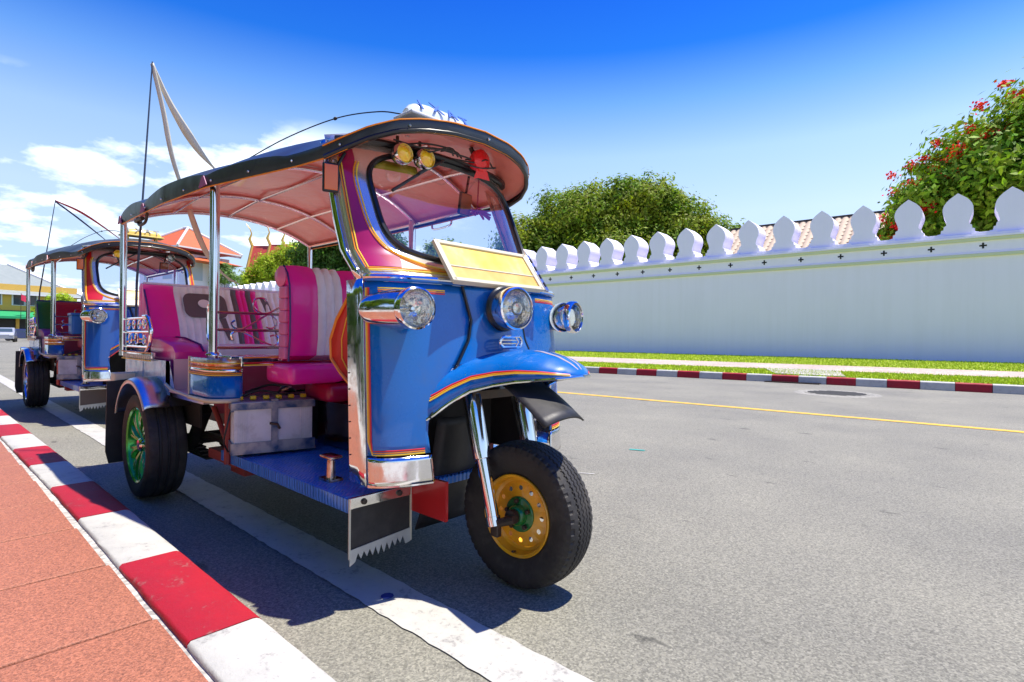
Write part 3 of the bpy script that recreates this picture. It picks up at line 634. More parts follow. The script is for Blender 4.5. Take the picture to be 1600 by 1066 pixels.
# flags on the arcade
for k, (y, z, c, lb) in enumerate(((-2.0, 6.6, (.85, .75, .02), 'yellow flag on a pole before the arcade windows, the left one'), (6.5, 6.6, (.85, .75, .02), 'yellow flag on a pole before the arcade windows, next to the rear canopy post'), (2.4, 6.3, (.65, .03, .08), 'small red and white flag between the two yellow flags'))):
    f = empty('flag', (-126.0+.0*k, 8+y, 3.2)); col_tag(f, lb, 'flag')
    MB().tube([(0, 0, 0), (.3, 0, z-3.2+1.6)], .04, 5).build('pole', STEEL, f)
    MB().grid([[(.3-.1*j+.1*math.sin(j), .25*j, z-3.2+1.4-i*.35-.12*j) for j in range(6)] for i in range(4)]).build('cloth', mat('flag_cloth_%d' % (k//2), c, .8), f)
# tan roof behind the wall
tr_ = empty('tan_roofed_house', (-7.4, 35.6, -.35), math.atan2(.0411, .9992)); col_tag(tr_, 'low building behind the wall with a tan corrugated roof', 'building')
TAN = mat('tan_roof_tiles', (.55, .42, .28), .7, noise=(5, .3, (.44, .34, .24)))
MB().box((0, 1.2, 2.6), (11.0, 6.4, 5.4)).build('wall_body', WALLM, tr_, smooth=0)
P = []; nn = 150
for j in range(2):
    P.append([(-5.9+11.8*i/nn, -3.6+5.0*j, 5.5+3.3*j+.07*abs(math.sin(i*PI/5))) for i in range(nn+1)])
b = MB(); b.grid(P); rf = b.build('roof', TAN, tr_, smooth=30)
b = MB(); b.box((0, 1.45, 8.88), (11.9, .22, .12)); b.build('ridge', STEEL, rf)
b = MB()
for j in range(12): b.box((0, -3.4+j*.42, 5.66+j*.277), (11.8, .03, .03))
b.build('lap_joint', mat('roof_lap', (.3, .2, .13), .8), rf, smooth=0)
# street lamp of the far block
sl_ = empty('street_lamp', (-118, 4.6, 0)); col_tag(sl_, 'dark bell-shaped street lamp at the far left', 'street lamp')
MB().tube([(0, -2.2, 0), (0, -2.2, 14.3), (0, 0, 14.4)], .1, 6).build('pole', STEEL, sl_)
MB().lathe([(0, .1), (-.6, .15), (-.9, .7), (-1.3, .9)], Matrix.Translation((0, 0, 14.4))@Matrix.Rotation(-PI/2, 4, 'Y'), 12).build('lamp_shade', STEEL, sl_)
# parked cars far down the street (small in view)
def car(loc, rz, color, label, tall=1.5):
    r_ = empty('parked_car', loc, rz); col_tag(r_, label, 'car', 'cars parked before the arcade')
    pm_ = mat('car_paint_%s' % '_'.join('%d' % (c*100) for c in color), color, .25, coat=1)
    prof = [(-2.1, .35), (2.1, .35), (2.15, .75), (1.9, .95), (1.2, 1.02), (.6, tall-.05), (.3, tall), (-1.3, tall), (-1.8, 1.05), (-2.1, .95)]
    b = MB(); P = []
    for y, s_ in ((-.82, .96), (-.74, 1), (.74, 1), (.82, .96)):
        P.append([(x*s_, y*(1-.16*max(0, (z-.95))), .35+(z-.35)*s_) for x, z in prof])
    b.grid(P, cv=True); b.add(P[0], [tuple(range(len(prof)))]); b.add(P[-1], [tuple(range(len(prof)))]); b.build('body', pm_, r_)
    b = MB()
    for y in (-.80, .80): b.add([(1.05, y, 1.03), (.5, y*.93, tall-.12), (-1.2, y*.93, tall-.12), (-1.6, y, 1.05)], [(0, 1, 2, 3)])
    b.build('side_window', GLZ, r_, smooth=0)
    b = MB(); b.add([(1.24, -.66, 1.04), (1.24, .66, 1.04), (.66, .6, tall-.08), (.66, -.6, tall-.08)], [(0, 1, 2, 3)]); b.build('windscreen', GLZ, r_, smooth=0)
    wmx = None
    for sx in (-1.3, 1.35):
        for sy in (-.78, .78):
            if wmx is None:
                o = wmx = MB().lathe([(-.1, 0), (-.1, .3), (.1, .3), (.1, 0)], Matrix.Rotation(PI/2, 4, 'Z'), 14).build('wheel', TYRE, r_)
            else:
                o = bpy.data.objects.new('wheel', wmx.data); COL.objects.link(o); o.parent = r_
            o.location = (sx, sy, .3)
    for sy in (-.6, .6): MB().box((2.12, sy, .72), (.06, .3, .14), bev=.02).build('headlight', LENS if False else WT2, r_)
car((-74, 4.35, 0), R(-8), (.40, .42, .44), 'pale silver car parked at the far left edge of the street', 1.45)
car((-84, 6.9, 0), R(70), (.02, .03, .12), 'dark blue car parked before the green awning', 1.4)
car((-88, 9.4, 0), R(60), (.3, .02, .03), 'dark red car parked past the dark blue one', 1.4)
car((-96, 11.6, 0), R(60), (.08, .08, .09), 'grey car parked far back before the arcade', 1.45)

# ================================================================== TUK-TUK
def XF_low(y, z):     # front body surface x at (y, z), z in .41..1.07
    t = (z-.41)/.66; wd = lerp(.487, .477, t); xc = lerp(-.168, -.215, t); bl = .135
    u = min(1., abs(y)/wd); return xc-bl+bl*(1-u**2.6)**.555
WLOW = lambda z: lerp(.487, .477, (z-.41)/.66)
def XF_up(y, z):
    wd = WUP(z); xc = interp(z, [(1.07, -.225), (1.17, -.325), (1.53, -.475), (1.62, -.51)]); bl = interp(z, [(1.07, .14), (1.3, .16), (1.62, .16)])
    u = min(1., abs(y)/wd); return xc-bl+bl*(1-u**2.6)**.555
WUP = lambda z: interp(z, [(1.07, .478), (1.25, .468), (1.55, .452), (1.62, .45)])
def wheel_mats(): pass

def tyre_front(b, Rr, hw, nz=200):
    """tread profile with zigzag grooves; axis = y"""
    prof = []
    ys = np.linspace(-hw*.86, hw*.86, 45)
    P = []
    for k in range(nz):
        a = 2*PI*k/nz; zig = .0030*(1 if (k//2) % 2 else -1); row = []
        # inner bead to sidewall
        side = [(-hw*.62, .144), (-hw*.80, .150), (-hw*.98, .178), (-hw*1.12, .212), (-hw*1.13, .232), (-hw*1.04, .248)]
        for y, r_ in side: row.append((y, r_))
        for y in ys:
            r_ = Rr-.012*(abs(y)/hw)**2.2
            for gy in (-.6, -.2, .2, .6):
                if abs(y-(gy*hw*.80+zig)) < .0024: r_ -= .008
            row.append((y, r_))
        # shoulder lugs
        for y, r_ in reversed(side): row.append((-y, r_))
        if (k % 6) < 2: row[5] = (row[5][0]*.97, row[5][1]-.002); row[6] = (row[6][0], row[6][1]-.004); row[-6] = (row[-6][0]*.97, row[-6][1]-.002); row[-7] = (row[-7][0], row[-7][1]-.004)
        P.append([(r_*math.cos(a), y, r_*math.sin(a)) for y, r_ in row])
    b.grid(P, cu=True, flip=True)
def tyre_rear(b, Rr, hw, nz=120):
    P = []; ys = np.linspace(-hw*.86, hw*.86, 37)
    for k in range(nz):
        a = 2*PI*k/nz; row = []
        side = [(-hw*.80, .196), (-hw*.95, .203), (-hw*1.05, .225), (-hw*1.05, .245), (-hw*.97, Rr-.014)]
        for y, r_ in side: row.append((y, r_))
        for j, y in enumerate(ys):
            r_ = Rr-.01*(abs(y)/hw)**3
            for gy in (-.42, 0, .42):
                if abs(y-gy*hw) < .0055: r_ -= .008
            if abs(y) > hw*.5 and (k % 5) == (0 if y > 0 else 2): r_ -= .004
            row.append((y, r_))
        for y, r_ in reversed(side): row.append((-y, r_))
        P.append([(r_*math.cos(a), y, r_*math.sin(a)) for y, r_ in row])
    b.grid(P, cu=True, flip=True)
AY = Matrix.Rotation(-PI/2, 4, 'Z')     # lathe local +x  ->  -y (towards the kerb)
def curve_pts(ctrl, n=24):
    """Catmull-Rom through ctrl"""
    c = [Vector(p) for p in ctrl]; c = [c[0]*2-c[1]]+c+[c[-1]*2-c[-2]]; out_ = []
    for i in range(1, len(c)-2):
        for k in range(n):
            t = k/n; p0, p1, p2, p3 = c[i-1:i+3]
            out_.append(.5*((2*p1)+(-p0+p2)*t+(2*p0-5*p1+4*p2-p3)*t*t+(-p0+3*p1-3*p2+p3)*t**3))
    out_.append(c[-2]); return out_

ROOF_W = [(-2.88, .625), (-2.0, .630), (-1.45, .60), (-1.0, .535), (-.75, .50), (-.60, .488), (-.50, .462), (-.42, .415), (-.36, .345), (-.32, .26), (-.29, .15), (-.278, .0)]
ROOF_ZE = [(-2.88, 1.590), (-1.45, 1.572), (-.8, 1.550), (-.60, 1.545), (-.50, 1.562), (-.42, 1.59), (-.36, 1.618), (-.32, 1.635), (-.29, 1.647), (-.278, 1.652)]
ROOF_ZC = [(-2.88, 1.735), (-2.4, 1.765), (-1.45, 1.765), (-.8, 1.735), (-.5, 1.705), (-.36, 1.675), (-.278, 1.652)]
BOWS = [-2.86, -2.34, -1.45, -.86]
def roof_pt(x, s_, off=0., scal=0.):
    """s_ in -1..1 across"""
    wd = interp(x, ROOF_W); ze = interp(x, ROOF_ZE); zc = interp(x, ROOF_ZC)
    z = ze+(zc-ze)*(1-abs(s_)**2.3)
    if scal:
        for a, c in zip(BOWS, BOWS[1:]):
            if a <= x <= c:
                t = (x-a)/(c-a); z += scal*(math.sin(PI*t)**.6)*(.25+.75*abs(s_)**1.2)*(1 if c < -1 else .55)
    return (x, wd*s_, z+off)

def tuktuk(P_, loc, rz, label, second=False):
    """P_: palette"""
    T = empty('three_wheeled_taxi' if True else '', loc, rz); col_tag(T, label, 'tuk-tuk', 'tuk-tuks parked along the kerb')
    blue, mag, canvas, lining, rimf = P_['body'], P_['pillar'], P_['canvas'], P_['lining'], P_['rimf']
    seatA, seatB, seatC = P_['seatA'], P_['seatB'], P_['seatC']
    # ---- front wheel
    fw = empty('front_wheel', (-.05, -.005, .252)); fw.parent = T; fw.rotation_euler = (0, 0, R(3.5)); fw.scale = (.955, .86, .965)
    b = MB(); tyre_front(b, .262, .074, 320); b.build('tyre', TYRE, fw, smooth=28)
    b = MB(); prof = [(-.07, .150), (-.068, .158), (.052, .158), (.066, .163), (.070, .160), (.064, .150), (.045, .146), (.032, .142), (.026, .130)]
    b.lathe(prof, AY, 48)
    # disc with round holes
    for yy in (.024,):
        nh = 12
        for k in range(nh):
            a0 = 2*PI*k/nh; ring = []; hole = []
            for q in range(16):
                # boundary of the sector as 16 points
                t = q/4; sd_, fr_2 = int(t), t-int(t); da = PI/nh
                if sd_ == 0: r_, aa = lerp(.062, .130, fr_2), a0-da
                elif sd_ == 1: r_, aa = .130, lerp(a0-da, a0+da, fr_2)
                elif sd_ == 2: r_, aa = lerp(.130, .062, fr_2), a0+da
                else: r_, aa = .062, lerp(a0+da, a0-da, fr_2)
                ring.append((r_*math.cos(aa), -yy-.012*(.130-r_)/.07, r_*math.sin(aa)))
                ct = Vector((.104*math.cos(a0), 0, .104*math.sin(a0))); ph = math.atan2(r_*math.sin(aa)-ct.z, r_*math.cos(aa)-ct.x)
                hole.append((ct.x+.0095*math.cos(ph), -yy-.006, ct.z+.0095*math.sin(ph)))
            b.grid([ring, hole], cv=True)
    o = b.build('rim', rimf, fw, smooth=30); o.scale = (.915, 1, .915)
    b = MB(); b.lathe([(.034, .064), (.040, .064), (.044, .060), (.046, .040), (.070, .034), (.074, .030), (.074, 0)], AY, 32); b.build('hub', P_['hub'], fw)
    b = MB()
    for k in range(5):
        a = 2*PI*k/5+.4; b.lathe([(.044, .0085), (.060, .0085), (.062, .005), (.062, 0)], Matrix.Translation((.050*math.cos(a), 0, .050*math.sin(a)))@AY, 6)
    b.build('wheel_nut', STEEL, fw, smooth=20)
    b = MB(); b.lathe([(.06, .026), (.098, .026), (.100, .022), (.1, 0)], AY, 24); b.tube([(0, -.145, 0), (0, .145, 0)], .011, 10); b.build('axle', STEEL, fw)
    MB().tube([(-.01, -.05, -.135), (-.006, -.075, -.128)], .004, 6).build('valve', BLACK, fw)
    # ---- rear wheels
    for sy in (-1, 1):
        rw = empty('rear_wheel', (-2.20, sy*.605, .283)); rw.parent = T
        b = MB(); tyre_rear(b, .280, .088); b.build('tyre', TYRE, rw, smooth=28)
        M_ = AY if sy < 0 else Matrix.Rotation(PI/2, 4, 'Z')
        b = MB(); b.lathe([(-.07, .19), (.070, .194), (.080, .200), (.084, .196), (.078, .186), (.060, .180), (.0, .175), (-.05, .06), (-.05, 0)], M_, 40)
        for k in range(9):
            a = 2*PI*k/9
            for da in (-.10, .10):
                rows = []
                for r_, wd, ax in ((.030, .018, .050), (.09, .024, .068), (.14, .026, .072), (.190, .038, .068)):
                    aa = a+da*(1 if r_ > .1 else .5)*(1.0+.5*(r_ > .15)); cx, cz = r_*math.cos(aa), r_*math.sin(aa); tx, tz = -math.sin(aa), math.cos(aa)
                    rows.append([M_@Vector((ax, sy*-1*0+cx-tx*wd*.5, cz-tz*wd*.5)) if False else M_@Vector((ax-.018, cx-tx*wd*.5, cz-tz*wd*.5)), M_@Vector((ax, cx-tx*wd*.22, cz-tz*wd*.22)), M_@Vector((ax, cx+tx*wd*.22, cz+tz*wd*.22)), M_@Vector((ax-.018, cx+tx*wd*.5, cz+tz*wd*.5))])
                b.grid(rows)
        b.build('rim', P_['alloy'], rw, smooth=30)
        b = MB(); b.lathe([(.02, .04), (.062, .036), (.072, .026), (.072, 0)], M_, 20); b.build('hub', CHROMET, rw)
    b = MB(); b.tube([(-2.2, -.56, .283), (-2.2, .56, .283)], .035, 12); b.lathe([(-.08, .0), (-.07, .07), (0, .10), (.07, .07), (.08, 0)], Matrix.Translation((-2.2, 0, .283)), 16)
    b.tube([(-2.2, 0, .283), (-1.5, 0, .36)], .025, 8)
    for sy in (-1, 1):
        b.tube([(-2.2, sy*.40, .27), (-2.0, sy*.41, .33), (-1.42, sy*.40, .34)], .022, 8)
        b.tube([(-2.02, sy*.44, .52), (-1.93, sy*.44, .47), (-2.12, sy*.44, .27)], .035, 10)
        for k in range(5): b.box((-2.2, sy*.42, .22+.012*k), (.62-.1*k, .05, .009))
    b.build('rear_axle', GRIME, T)
    # ---- chassis / lower
    MB().box((-.50, 0, .36), (.03, .54, .08)).build('cross_member', REDFRAME, T)
    for sy in (-1, 1):
        b = MB(); b.box((-2.05, sy*.30, .415), (1.25, .05, .07)); b.tube([(-1.40, sy*.515, .575), (-1.405, sy*.515, .285)], .016, 8)
        b.tube([(-1.62, sy*.50, .52), (-1.41, sy*.50, .34)], .013, 8)
        b.box((-1.52, sy*.44, .295), (.34, .12, .045)); b.box((-1.46, sy*.40, .245), (.16, .10, .05))
        b.build('chassis_rail', REDFRAME if not second else REDPAINT, T)
    b = MB(); b.box((-.33, -.25, .31), (.28, .012, .135)); b.build('chassis_panel', REDPAINT, T, smooth=0)
    b = MB(); b.lathe([(-.22, 0), (-.21, .08), (-.18, .105), (.18, .105), (.21, .08), (.22, 0)], Matrix.Translation((-1.78, -.22, .40)), 24); b.build('gas_tank', mat('dark_red_tank', (.22, .012, .02), .4), T)
    # engine block masses behind
    b = MB(); b.box((-1.72, .12, .42), (.5, .4, .26), bev=.03); b.box((-1.55, -.05, .50), (.2, .3, .16), bev=.02)
    for k in range(7): b.box((-1.9+.05*k, .02, .42), (.012, .46, .28))
    b.tube([(-1.9, -.35, .30), (-1.6, -.36, .28), (-1.45, -.2, .26)], .03, 10)
    b.build('engine', GRIME, T)
    # ---- driver's floor
    fl = MB().box((-.945, 0, .317), (1.13, 1.0, .03), bev=.006).build('footplate', P_['plate'], T)
    MB().box((-.945, -.503, .308), (1.13, .006, .045)).build('footplate_edge', P_['plate'], fl)
    # foot pedal/step post
    b = MB(); b.box((-.655, -.42, .337), (.08, .055, .009)); b.tube([(-.655, -.42, .34), (-.655, -.42, .415)], [.018, .014], 12); b.box((-.655, -.42, .42), (.085, .05, .012), bev=.004)
    b.build('step_post', mat('rusty_chrome', (.75, .72, .68), .18, 1., noise=(22, .12, (.35, .16, .07))), T)
    # ---- battery
    if True:
        bt = empty('battery', (-1.245, -.375, .352), R(-15)); bt.parent = T
        # local: long side along y (0.33), visible faces -? front (+x) and -y
        b = MB(); b.box((-.09, 0, .105), (.20, .33, .19), bev=.004)
        for k in range(5): b.box((.011, -.150+.009*k, .10), (.004, .004, .17)); b.box((.011, .150-.009*k, .10), (.004, .004, .17)); b.box((-.19+.012*k+.12, -.167, .10), (.004, .004, .17))
        b.build('case', CREAMB, bt)
        b = MB(); b.box((-.09, 0, .212), (.215, .345, .024), bev=.003); b.build('lid', mat('battery_lid', (.10, .14, .25), .4, .3, noise=(30, .2, (.4, .4, .42))), bt)
        b = MB(); b.box((.014, 0, .02), (.008, .35, .05)); b.box((-.09, -.172, .02), (.21, .008, .05)); b.box((-.09, 0, -.002), (.21, .34, .008)); b.box((.018, .0, .115), (.006, .028, .21)); b.box((-.08, 0, .228), (.2, .028, .006))
        b.box((.0, -.17, .2), (.02, .012, .035)); b.box((.014, 0, .205), (.008, .35, .03)); b.box((-.09, -.1735, .205), (.21, .004, .03))
        b.build('bracket', mat('bracket_blue', (.03, .07, .17), .4, .3, noise=(14, .12, (.40, .36, .34))), bt)
        b = MB().tube([(.020, -.02, .125), (.035, .01, .12), (.03, .02, .10)], .006, 6); b.build('bolt', STEEL, bt)
        for k in range(6):
            MB().box((-.05, -.135+.054*k, .236), (.022, .026, .018), bev=.005).build('cell_cap', YCAP, bt)
        b = MB(); b.tube(curve_pts([(-.12, -.13, .235), (-.11, -.05, .262), (-.05, .02, .255), (-.11, .06, .275), (-.16, .12, .25), (-.2, .02, .28), (-.18, -.1, .25)], 8), .006, 6)
        b.tube(curve_pts([(-.03, -.17, .2), (.0, -.19, .12), (-.02, -.20, .05), (-.05, -.18, -.0)], 6), .004, 6); b.build('cable', BLACK, bt)
        b = MB().tube(curve_pts([(-.09, .02, .25), (-.06, .06, .27), (-.11, .09, .275), (-.15, .05, .27)], 6), .004, 6); b.build('cable', mat('tan_cable', (.6, .35, .2), .5), bt)
        MB().box((-.1, .02, -.008), (.14, .34, .014)).build('packing_strip', mat('wood_red', (.30, .10, .06), .7), bt)
    # ---- engine cover + driver seat
    b = MB(); b.box((-1.17, .20, .445), (.36, .62, .22), bev=.006); b.box((-.96, .24, .42), (.10, .50, .14), bev=.01); b.tube([(-.93, .0, .47), (-.90, .12, .50), (-.90, .2, .44)], .008, 8); b.build('engine_cover', BRUSH if second else mat('dull_chrome', (.38, .37, .37), .16, 1., bump=(9, .4)), T)
    b = MB()
    b.box((-1.22, .12, .605), (.26, .62, .09), bev=.04); b.box((-.86, .16, .58), (.34, .55, .16), bev=.06); b.build('seat_base', P_['seatbase'], T)
    b = MB(); b.tube([(-.70, -.10, .615), (-.78, -.125, .60), (-.90, -.13, .585)], .008, 6, flat=2.2); b.build('seat_strap', mat('strap_blue', (.12, .2, .6), .5), T)
    ds = empty('driver_seat', (-1.06, 0, .655)); ds.parent = T
    for y0, y1 in ((-.38, -.12), (-.115, .115), (.12, .38)):
        b = MB(); b.box((-.145, (y0+y1)/2, .045), (.26, y1-y0, .09), bev=.03); o = b.build('cushion', seatA, ds)
    # driver backrest: rolled top, vertical bands
    bx = -.14
    def band_back(y0, y1, m, name='backrest_band'):
        prof = [(.015, .125), (.028, .2), (.03, .32), (.022, .44), (.0, .5), (-.035, .535), (-.075, .53), (-.10, .50), (-.095, .468), (-.07, .455), (-.055, .44), (-.06, .25), (-.06, .10)]
        n = 5; P3 = []
        for k in range(n+1):
            t = k/n; y = lerp(y0, y1, t); puff = .010*math.sin(PI*t)**.5
            P3.append([(bx+x+puff*(1 if i < 6 else 0), y, z+puff*(.6 if 3 < i < 8 else 0)) for i, (x, z) in enumerate(prof)])
        b = MB(); b.grid(P3, cv=True); b.add(P3[0], [tuple(range(len(prof)))]); b.add(P3[-1], [tuple(range(len(prof)))])
        return b.build(name, m, ds, smooth=50)
    band_back(-.34, -.205, seatA)
    ww = .042
    for k in range(3): band_back(-.205+k*ww, -.205+(k+1)*ww, seatB)
    band_back(-.079, .079, seatA)
    for k in range(3): band_back(.079+k*ww, .079+(k+1)*ww, seatB)
    band_back(.205, .34, seatA)
    b = MB(); b.tube([(bx+x+.006, -.342, z) for x, z in [(.015, .10), (.028, .2), (.03, .32), (.022, .44), (.0, .5), (-.035, .535), (-.075, .53), (-.10, .50), (-.095, .468)]], .004, 6); b.build('piping', PIPING, ds)
    for k in range(6):   # pleated end of the bolster
        b = MB(); z0 = .11+k*.055; b.box((bx-.015, -.348, z0+.027), (.062, .022, .055), bev=.009)
        b.build('side_pleat', P_['seatpale'], ds)
    b = MB(); b.lathe([(-.008, 0), (-.012, .045), (.004, .05), (.016, .035), (.018, 0)], Matrix.Translation((bx-.048, -.345, .487))@AY, 14); b.build('bolster_end', P_['seatpale'], ds)
    # ---- partition behind driver: lower panel, shelf trim, blue corner panels
    MB().box((-1.62, 0, .63), (.012, 1.0, .28)).build('partition_panel', P_['partition'], T, smooth=0)
    def corner(sy):
        pl = [(-1.66, .595)]+[(-1.66+.04*k, .60) for k in range(1, 4)]+[(-1.42+.10*math.sin(a), .50+.10*math.cos(a)) for a in [k*PI/2/8 for k in range(9)]]+[(-1.322, .485)]
        return [(x, sy*y) for x, y in pl]
    for sy in (-1, 1):
        pl = corner(sy)
        b = MB(); b.grid([[(x, y, z) for x, y in pl] for z in (.58, .60, .70)]); b.build('corner_panel', blue, T, solid=.006)
        def ringband(z0, z1, off, m, nm):
            b = MB(); P3 = [[(x+(off if x > -1.5 else off*.3), y+sy*off, z) for x, y in pl] for z in (z0, z1)]; b.grid(P3); return b.build(nm, m, T, solid=.003)
        ringband(.70, .724, .001, CHROME, 'corner_mirror_strip')
        ringband(.724, .768, .002, mat('blue_orange_trim', (.55, .16, .05), .25, .6, noise=(30, .1, (.7, .6, .5))), 'corner_trim')
        for zz, m in ((.700, ORANGE), (.693, YELLOW), (.726, ORANGE), (.745, YELLOW)):
            b = MB(); b.tube([(x+.004, y+sy*.004, zz) for x, y in pl], .0028, 5); b.build('pinstripe', m, T)
        b = MB(); b.grid([[(x+.01, y+sy*.012, .572) for x, y in pl], [(x+.01, y+sy*.012, .590) for x, y in pl]]); b.build('sill_trim', CREAM, T, solid=.006)
    b = MB(); b.box((-1.36, 0, .772), (.15, 1.10, .016), bev=.004); b.box((-1.275, 0, .755), (.012, 1.02, .045), bev=.003); b.build('shelf', CHROME, T)
    for zz, m in ((.772, ORANGE), (.748, REDS), (.738, YELLOW)): MB().tube([(-1.267, -.50, zz), (-1.267, .50, zz)], .0035, 5).build('pinstripe', m, T)
    # ---- passenger compartment shell
    b = MB(); b.box((-2.17, 0, .565), (1.30, 1.16, .03)); b.build('passenger_floor', BRUSH, T, smooth=0)
    for sy in (-1, 1):
        # side panel with wheel arch
        ar = [(-2.20+.335*math.cos(a), .30+.335*math.sin(a)) for a in [PI*k/18 for k in range(19)]]
        y = sy*.60
        top = .735; b = MB(); pts_top = [(x, top) for x, z in ar]
        rows = [[(x, y, max(z, .56)) for x, z in ar if z > .5], [(x, y, top) for x, z in ar if z > .5]]
        b.grid(rows); b.add([(-1.87+.0, y, .60), (-1.96, y, .735), (-2.02, y, .735), (-2.02, y, .60)], [(0, 1, 2, 3)])
        b.box((-2.62, y, .645), (.36, .004, .18)); b.build('side_panel', mat('mottled_blue_steel', (.10, .25, .50), .25, .35, noise=(11, .2, (.45, .58, .75)), bump=(16, .5)), T, smooth=0)
        b = MB(); b.box((-2.52, y-sy*-.006, .665), (.56, .004, .09)); b.build('blue_panel', blue, T, smooth=0) if False else None
        # patterned trim above
        b = MB(); b.box((-2.53, sy*.604, .755), (.62, .02, .034), bev=.003); b.build('side_trim', CHROME, T)
        for k in range(14): MB().box((-2.80+.042*k, sy*.616, .745), (.026, .006, .022), bev=.002).build('trim_stud', CREAM, T)
        for zz, m in ((.769, ORANGE), (.727, YELLOW)): MB().tube([(-2.84, sy*.617, zz), (-2.23, sy*.617, zz)], .004, 5).build('pinstripe', m, T)
        # fender arch
        P3 = []
        for k in range(25):
            a = R(36)+R(122)*k/24; rr = .328
            P3.append([(-2.20+rr*math.cos(a), sy*yy, .31+(rr+dz)*math.sin(a)) for yy, dz in ((.60, .004), (.655, .005), (.68, .006), (.705, 0), (.716, -.010), (.718, -.026))])
        b = MB(); b.grid(P3); b.build('rear_fender', P_['fender'], T, solid=.004)
        b = MB(); b.tube([p[4] for p in P3], .0045, 6); b.build('fender_edge', CREAM, T)
        b = MB(); b.grid([[(p[0][0], sy*yq, p[0][2]) for yq in (.50, .60)] for p in P3]); b.build('arch_underside', GRIME, T)
        # step-in kick panels
        b = MB(); b.box((-1.94, sy*.52, .66), (.006, .13, .17)); b.box((-1.80, sy*.47, .66), (.28, .006, .17)); b.box((-1.80, sy*.555, .583), (.28, .10, .008)); b.build('step_well', mat('rosy_panel', (.72, .50, .50), .3, .2, coat=.3, bump=(5, .3)), T, smooth=0)
        b = MB(); b.box((-1.66, sy*.595, .67), (.012, .012, .20)); b.tube([(-2.0, sy*.603, .615), (-1.9, sy*.603, .592), (-1.65, sy*.603, .580)], .008, 6); b.build('step_edge', CREAM, T)
        # rear mud flap
        b = MB(); b.prism([(sy*.50, .62), (sy*.74, .60), (sy*.745, .20), (sy*.73, .13), (sy*.50, .13)], -2.60, -2.592, 'x'); b.build('rear_mudflap', BLACK, T, smooth=0)
        b = MB(); b.box((-2.66, sy*.62, .60), (.12, .16, .09), bev=.01); b.build('rear_corner_bumper', CREAM if not second else CHROME, T)
    # inner wheel wells + rear panel
    b = MB(); b.box((-2.87, 0, .64), (.02, 1.18, .26)); b.build('rear_panel', blue, T, smooth=0)
    for sy in (-1, 1): MB().box((-2.2, sy*.50, .50), (.8, .01, .2)).build('wheel_well', GRIME, T, smooth=0)
    # ---- bench
    bn = empty('passenger_bench', (-2.5, 0, .58)); bn.parent = T
    zb = .80-.58; H_ = 1.16-.58
    def backband(y0, y1, m, x_top=-.13, x_bot=.06, name='back_panel'):
        rows = []; n = 4
        for k in range(n+1):
            t = k/n; y = lerp(y0, y1, t); pf = .009*math.sin(PI*t)**.6
            rows.append([(lerp(x_bot, x_top, q)+pf+.02*math.sin(PI*q), y, lerp(zb-.05, H_-.02, q)) for q in [i/6 for i in range(7)]]+[(x_top-.0+pf, y, H_+.012), (x_top-.045, y, H_+.022), (x_top-.085, y, H_), (x_top-.09, y, H_-.2), (x_bot-.09, y, zb-.05)])
        b = MB(); b.grid(rows, cv=True); b.add(rows[0], [tuple(range(len(rows[0])))]); b.add(rows[-1], [tuple(range(len(rows[0])))])
        return b.build(name, m, bn, smooth=50)
    if not second:
        seq = [(-.56, -.40, 'A'), (-.40, -.36, 'B'), (-.36, -.32, 'B'), (-.32, -.28, 'B'), (-.28, -.235, 'B'), (-.235, -.19, 'B'), (-.19, -.145, 'B'), (-.145, -.105, 'B'), (-.105, -.065, 'B'), (-.065, -.03, 'C'), (-.03, 0, 'A'), (0, .03, 'A'), (.03, .065, 'C'), (.065, .1, 'A'), (.1, .14, 'B'), (.14, .18, 'B'), (.18, .22, 'B'), (.22, .26, 'B'), (.26, .30, 'B'), (.30, .34, 'B'), (.34, .40, 'B'), (.40, .56, 'A')]
    else: seq = [(-.56, -.40, 'C'), (-.40, .40, 'A'), (.40, .56, 'C')]
    for y0, y1, k in seq: backband(y0, y1, {'A': seatA, 'B': seatB, 'C': seatC}[k])
    if not second:
        def patch(poly, m, nm, off=.011):   # sewn grey shapes lying on the back
            def on(y, z): q = (z-(zb-.05))/(H_-.02-zb+.05); return (lerp(.06, -.13, q)+off+.02*math.sin(PI*q), y, z)
            bm = bmesh.new(); vs = [bm.verts.new(on(*p)) for p in poly]; bm.faces.new(vs); bmesh.ops.triangulate(bm, faces=bm.faces[:]); me = bpy.data.meshes.new(nm)
            bm.to_mesh(me); bm.free(); me.materials.append(m); o = bpy.data.objects.new(nm, me); COL.objects.link(o); o.parent = bn
            md = o.modifiers.new('s', 'SOLIDIFY'); md.thickness = .006; md.offset = 1; return o
        def rr_(cy, cz, w_, h_, rad, n=5):
            o_ = []
            for (sx, sz, a0) in ((1, 1, 0), (-1, 1, PI/2), (-1, -1, PI), (1, -1, 3*PI/2)):
                for k in range(n+1): a = a0+PI/2*k/n; o_.append((cy+sx*(w_/2-rad)+rad*math.cos(a), cz+sz*(h_/2-rad)+rad*math.sin(a)))
            return o_
        patch(rr_(-.235, .475, .25, .15, .045), seatC, 'grey_patch', .014)
        patch([(-.245+.036*math.cos(a), .487+.026*math.sin(a)) for a in [2*PI*k/16 for k in range(16)]], seatB, 'oval_patch', .022)
        patch([(.12, H_-.03), (.165, H_-.03), (.235, .24), (.19, .24)], seatC, 'stripe_patch', .014)
        patch([(.275, H_-.03), (.32, H_-.03), (.262, .24), (.215, .24)], seatC, 'stripe_patch', .014)
        patch([(-.17, .40), (-.13, .40), (-.10, .26), (-.13, .26)], seatC, 'stripe_patch', .014)
    b = MB(); b.tube([(-.17, -.55, H_+.022), (-.17, .55, H_+.022)], .009, 8); b.build('top_piping', WHITEV if not second else PIPING, bn)
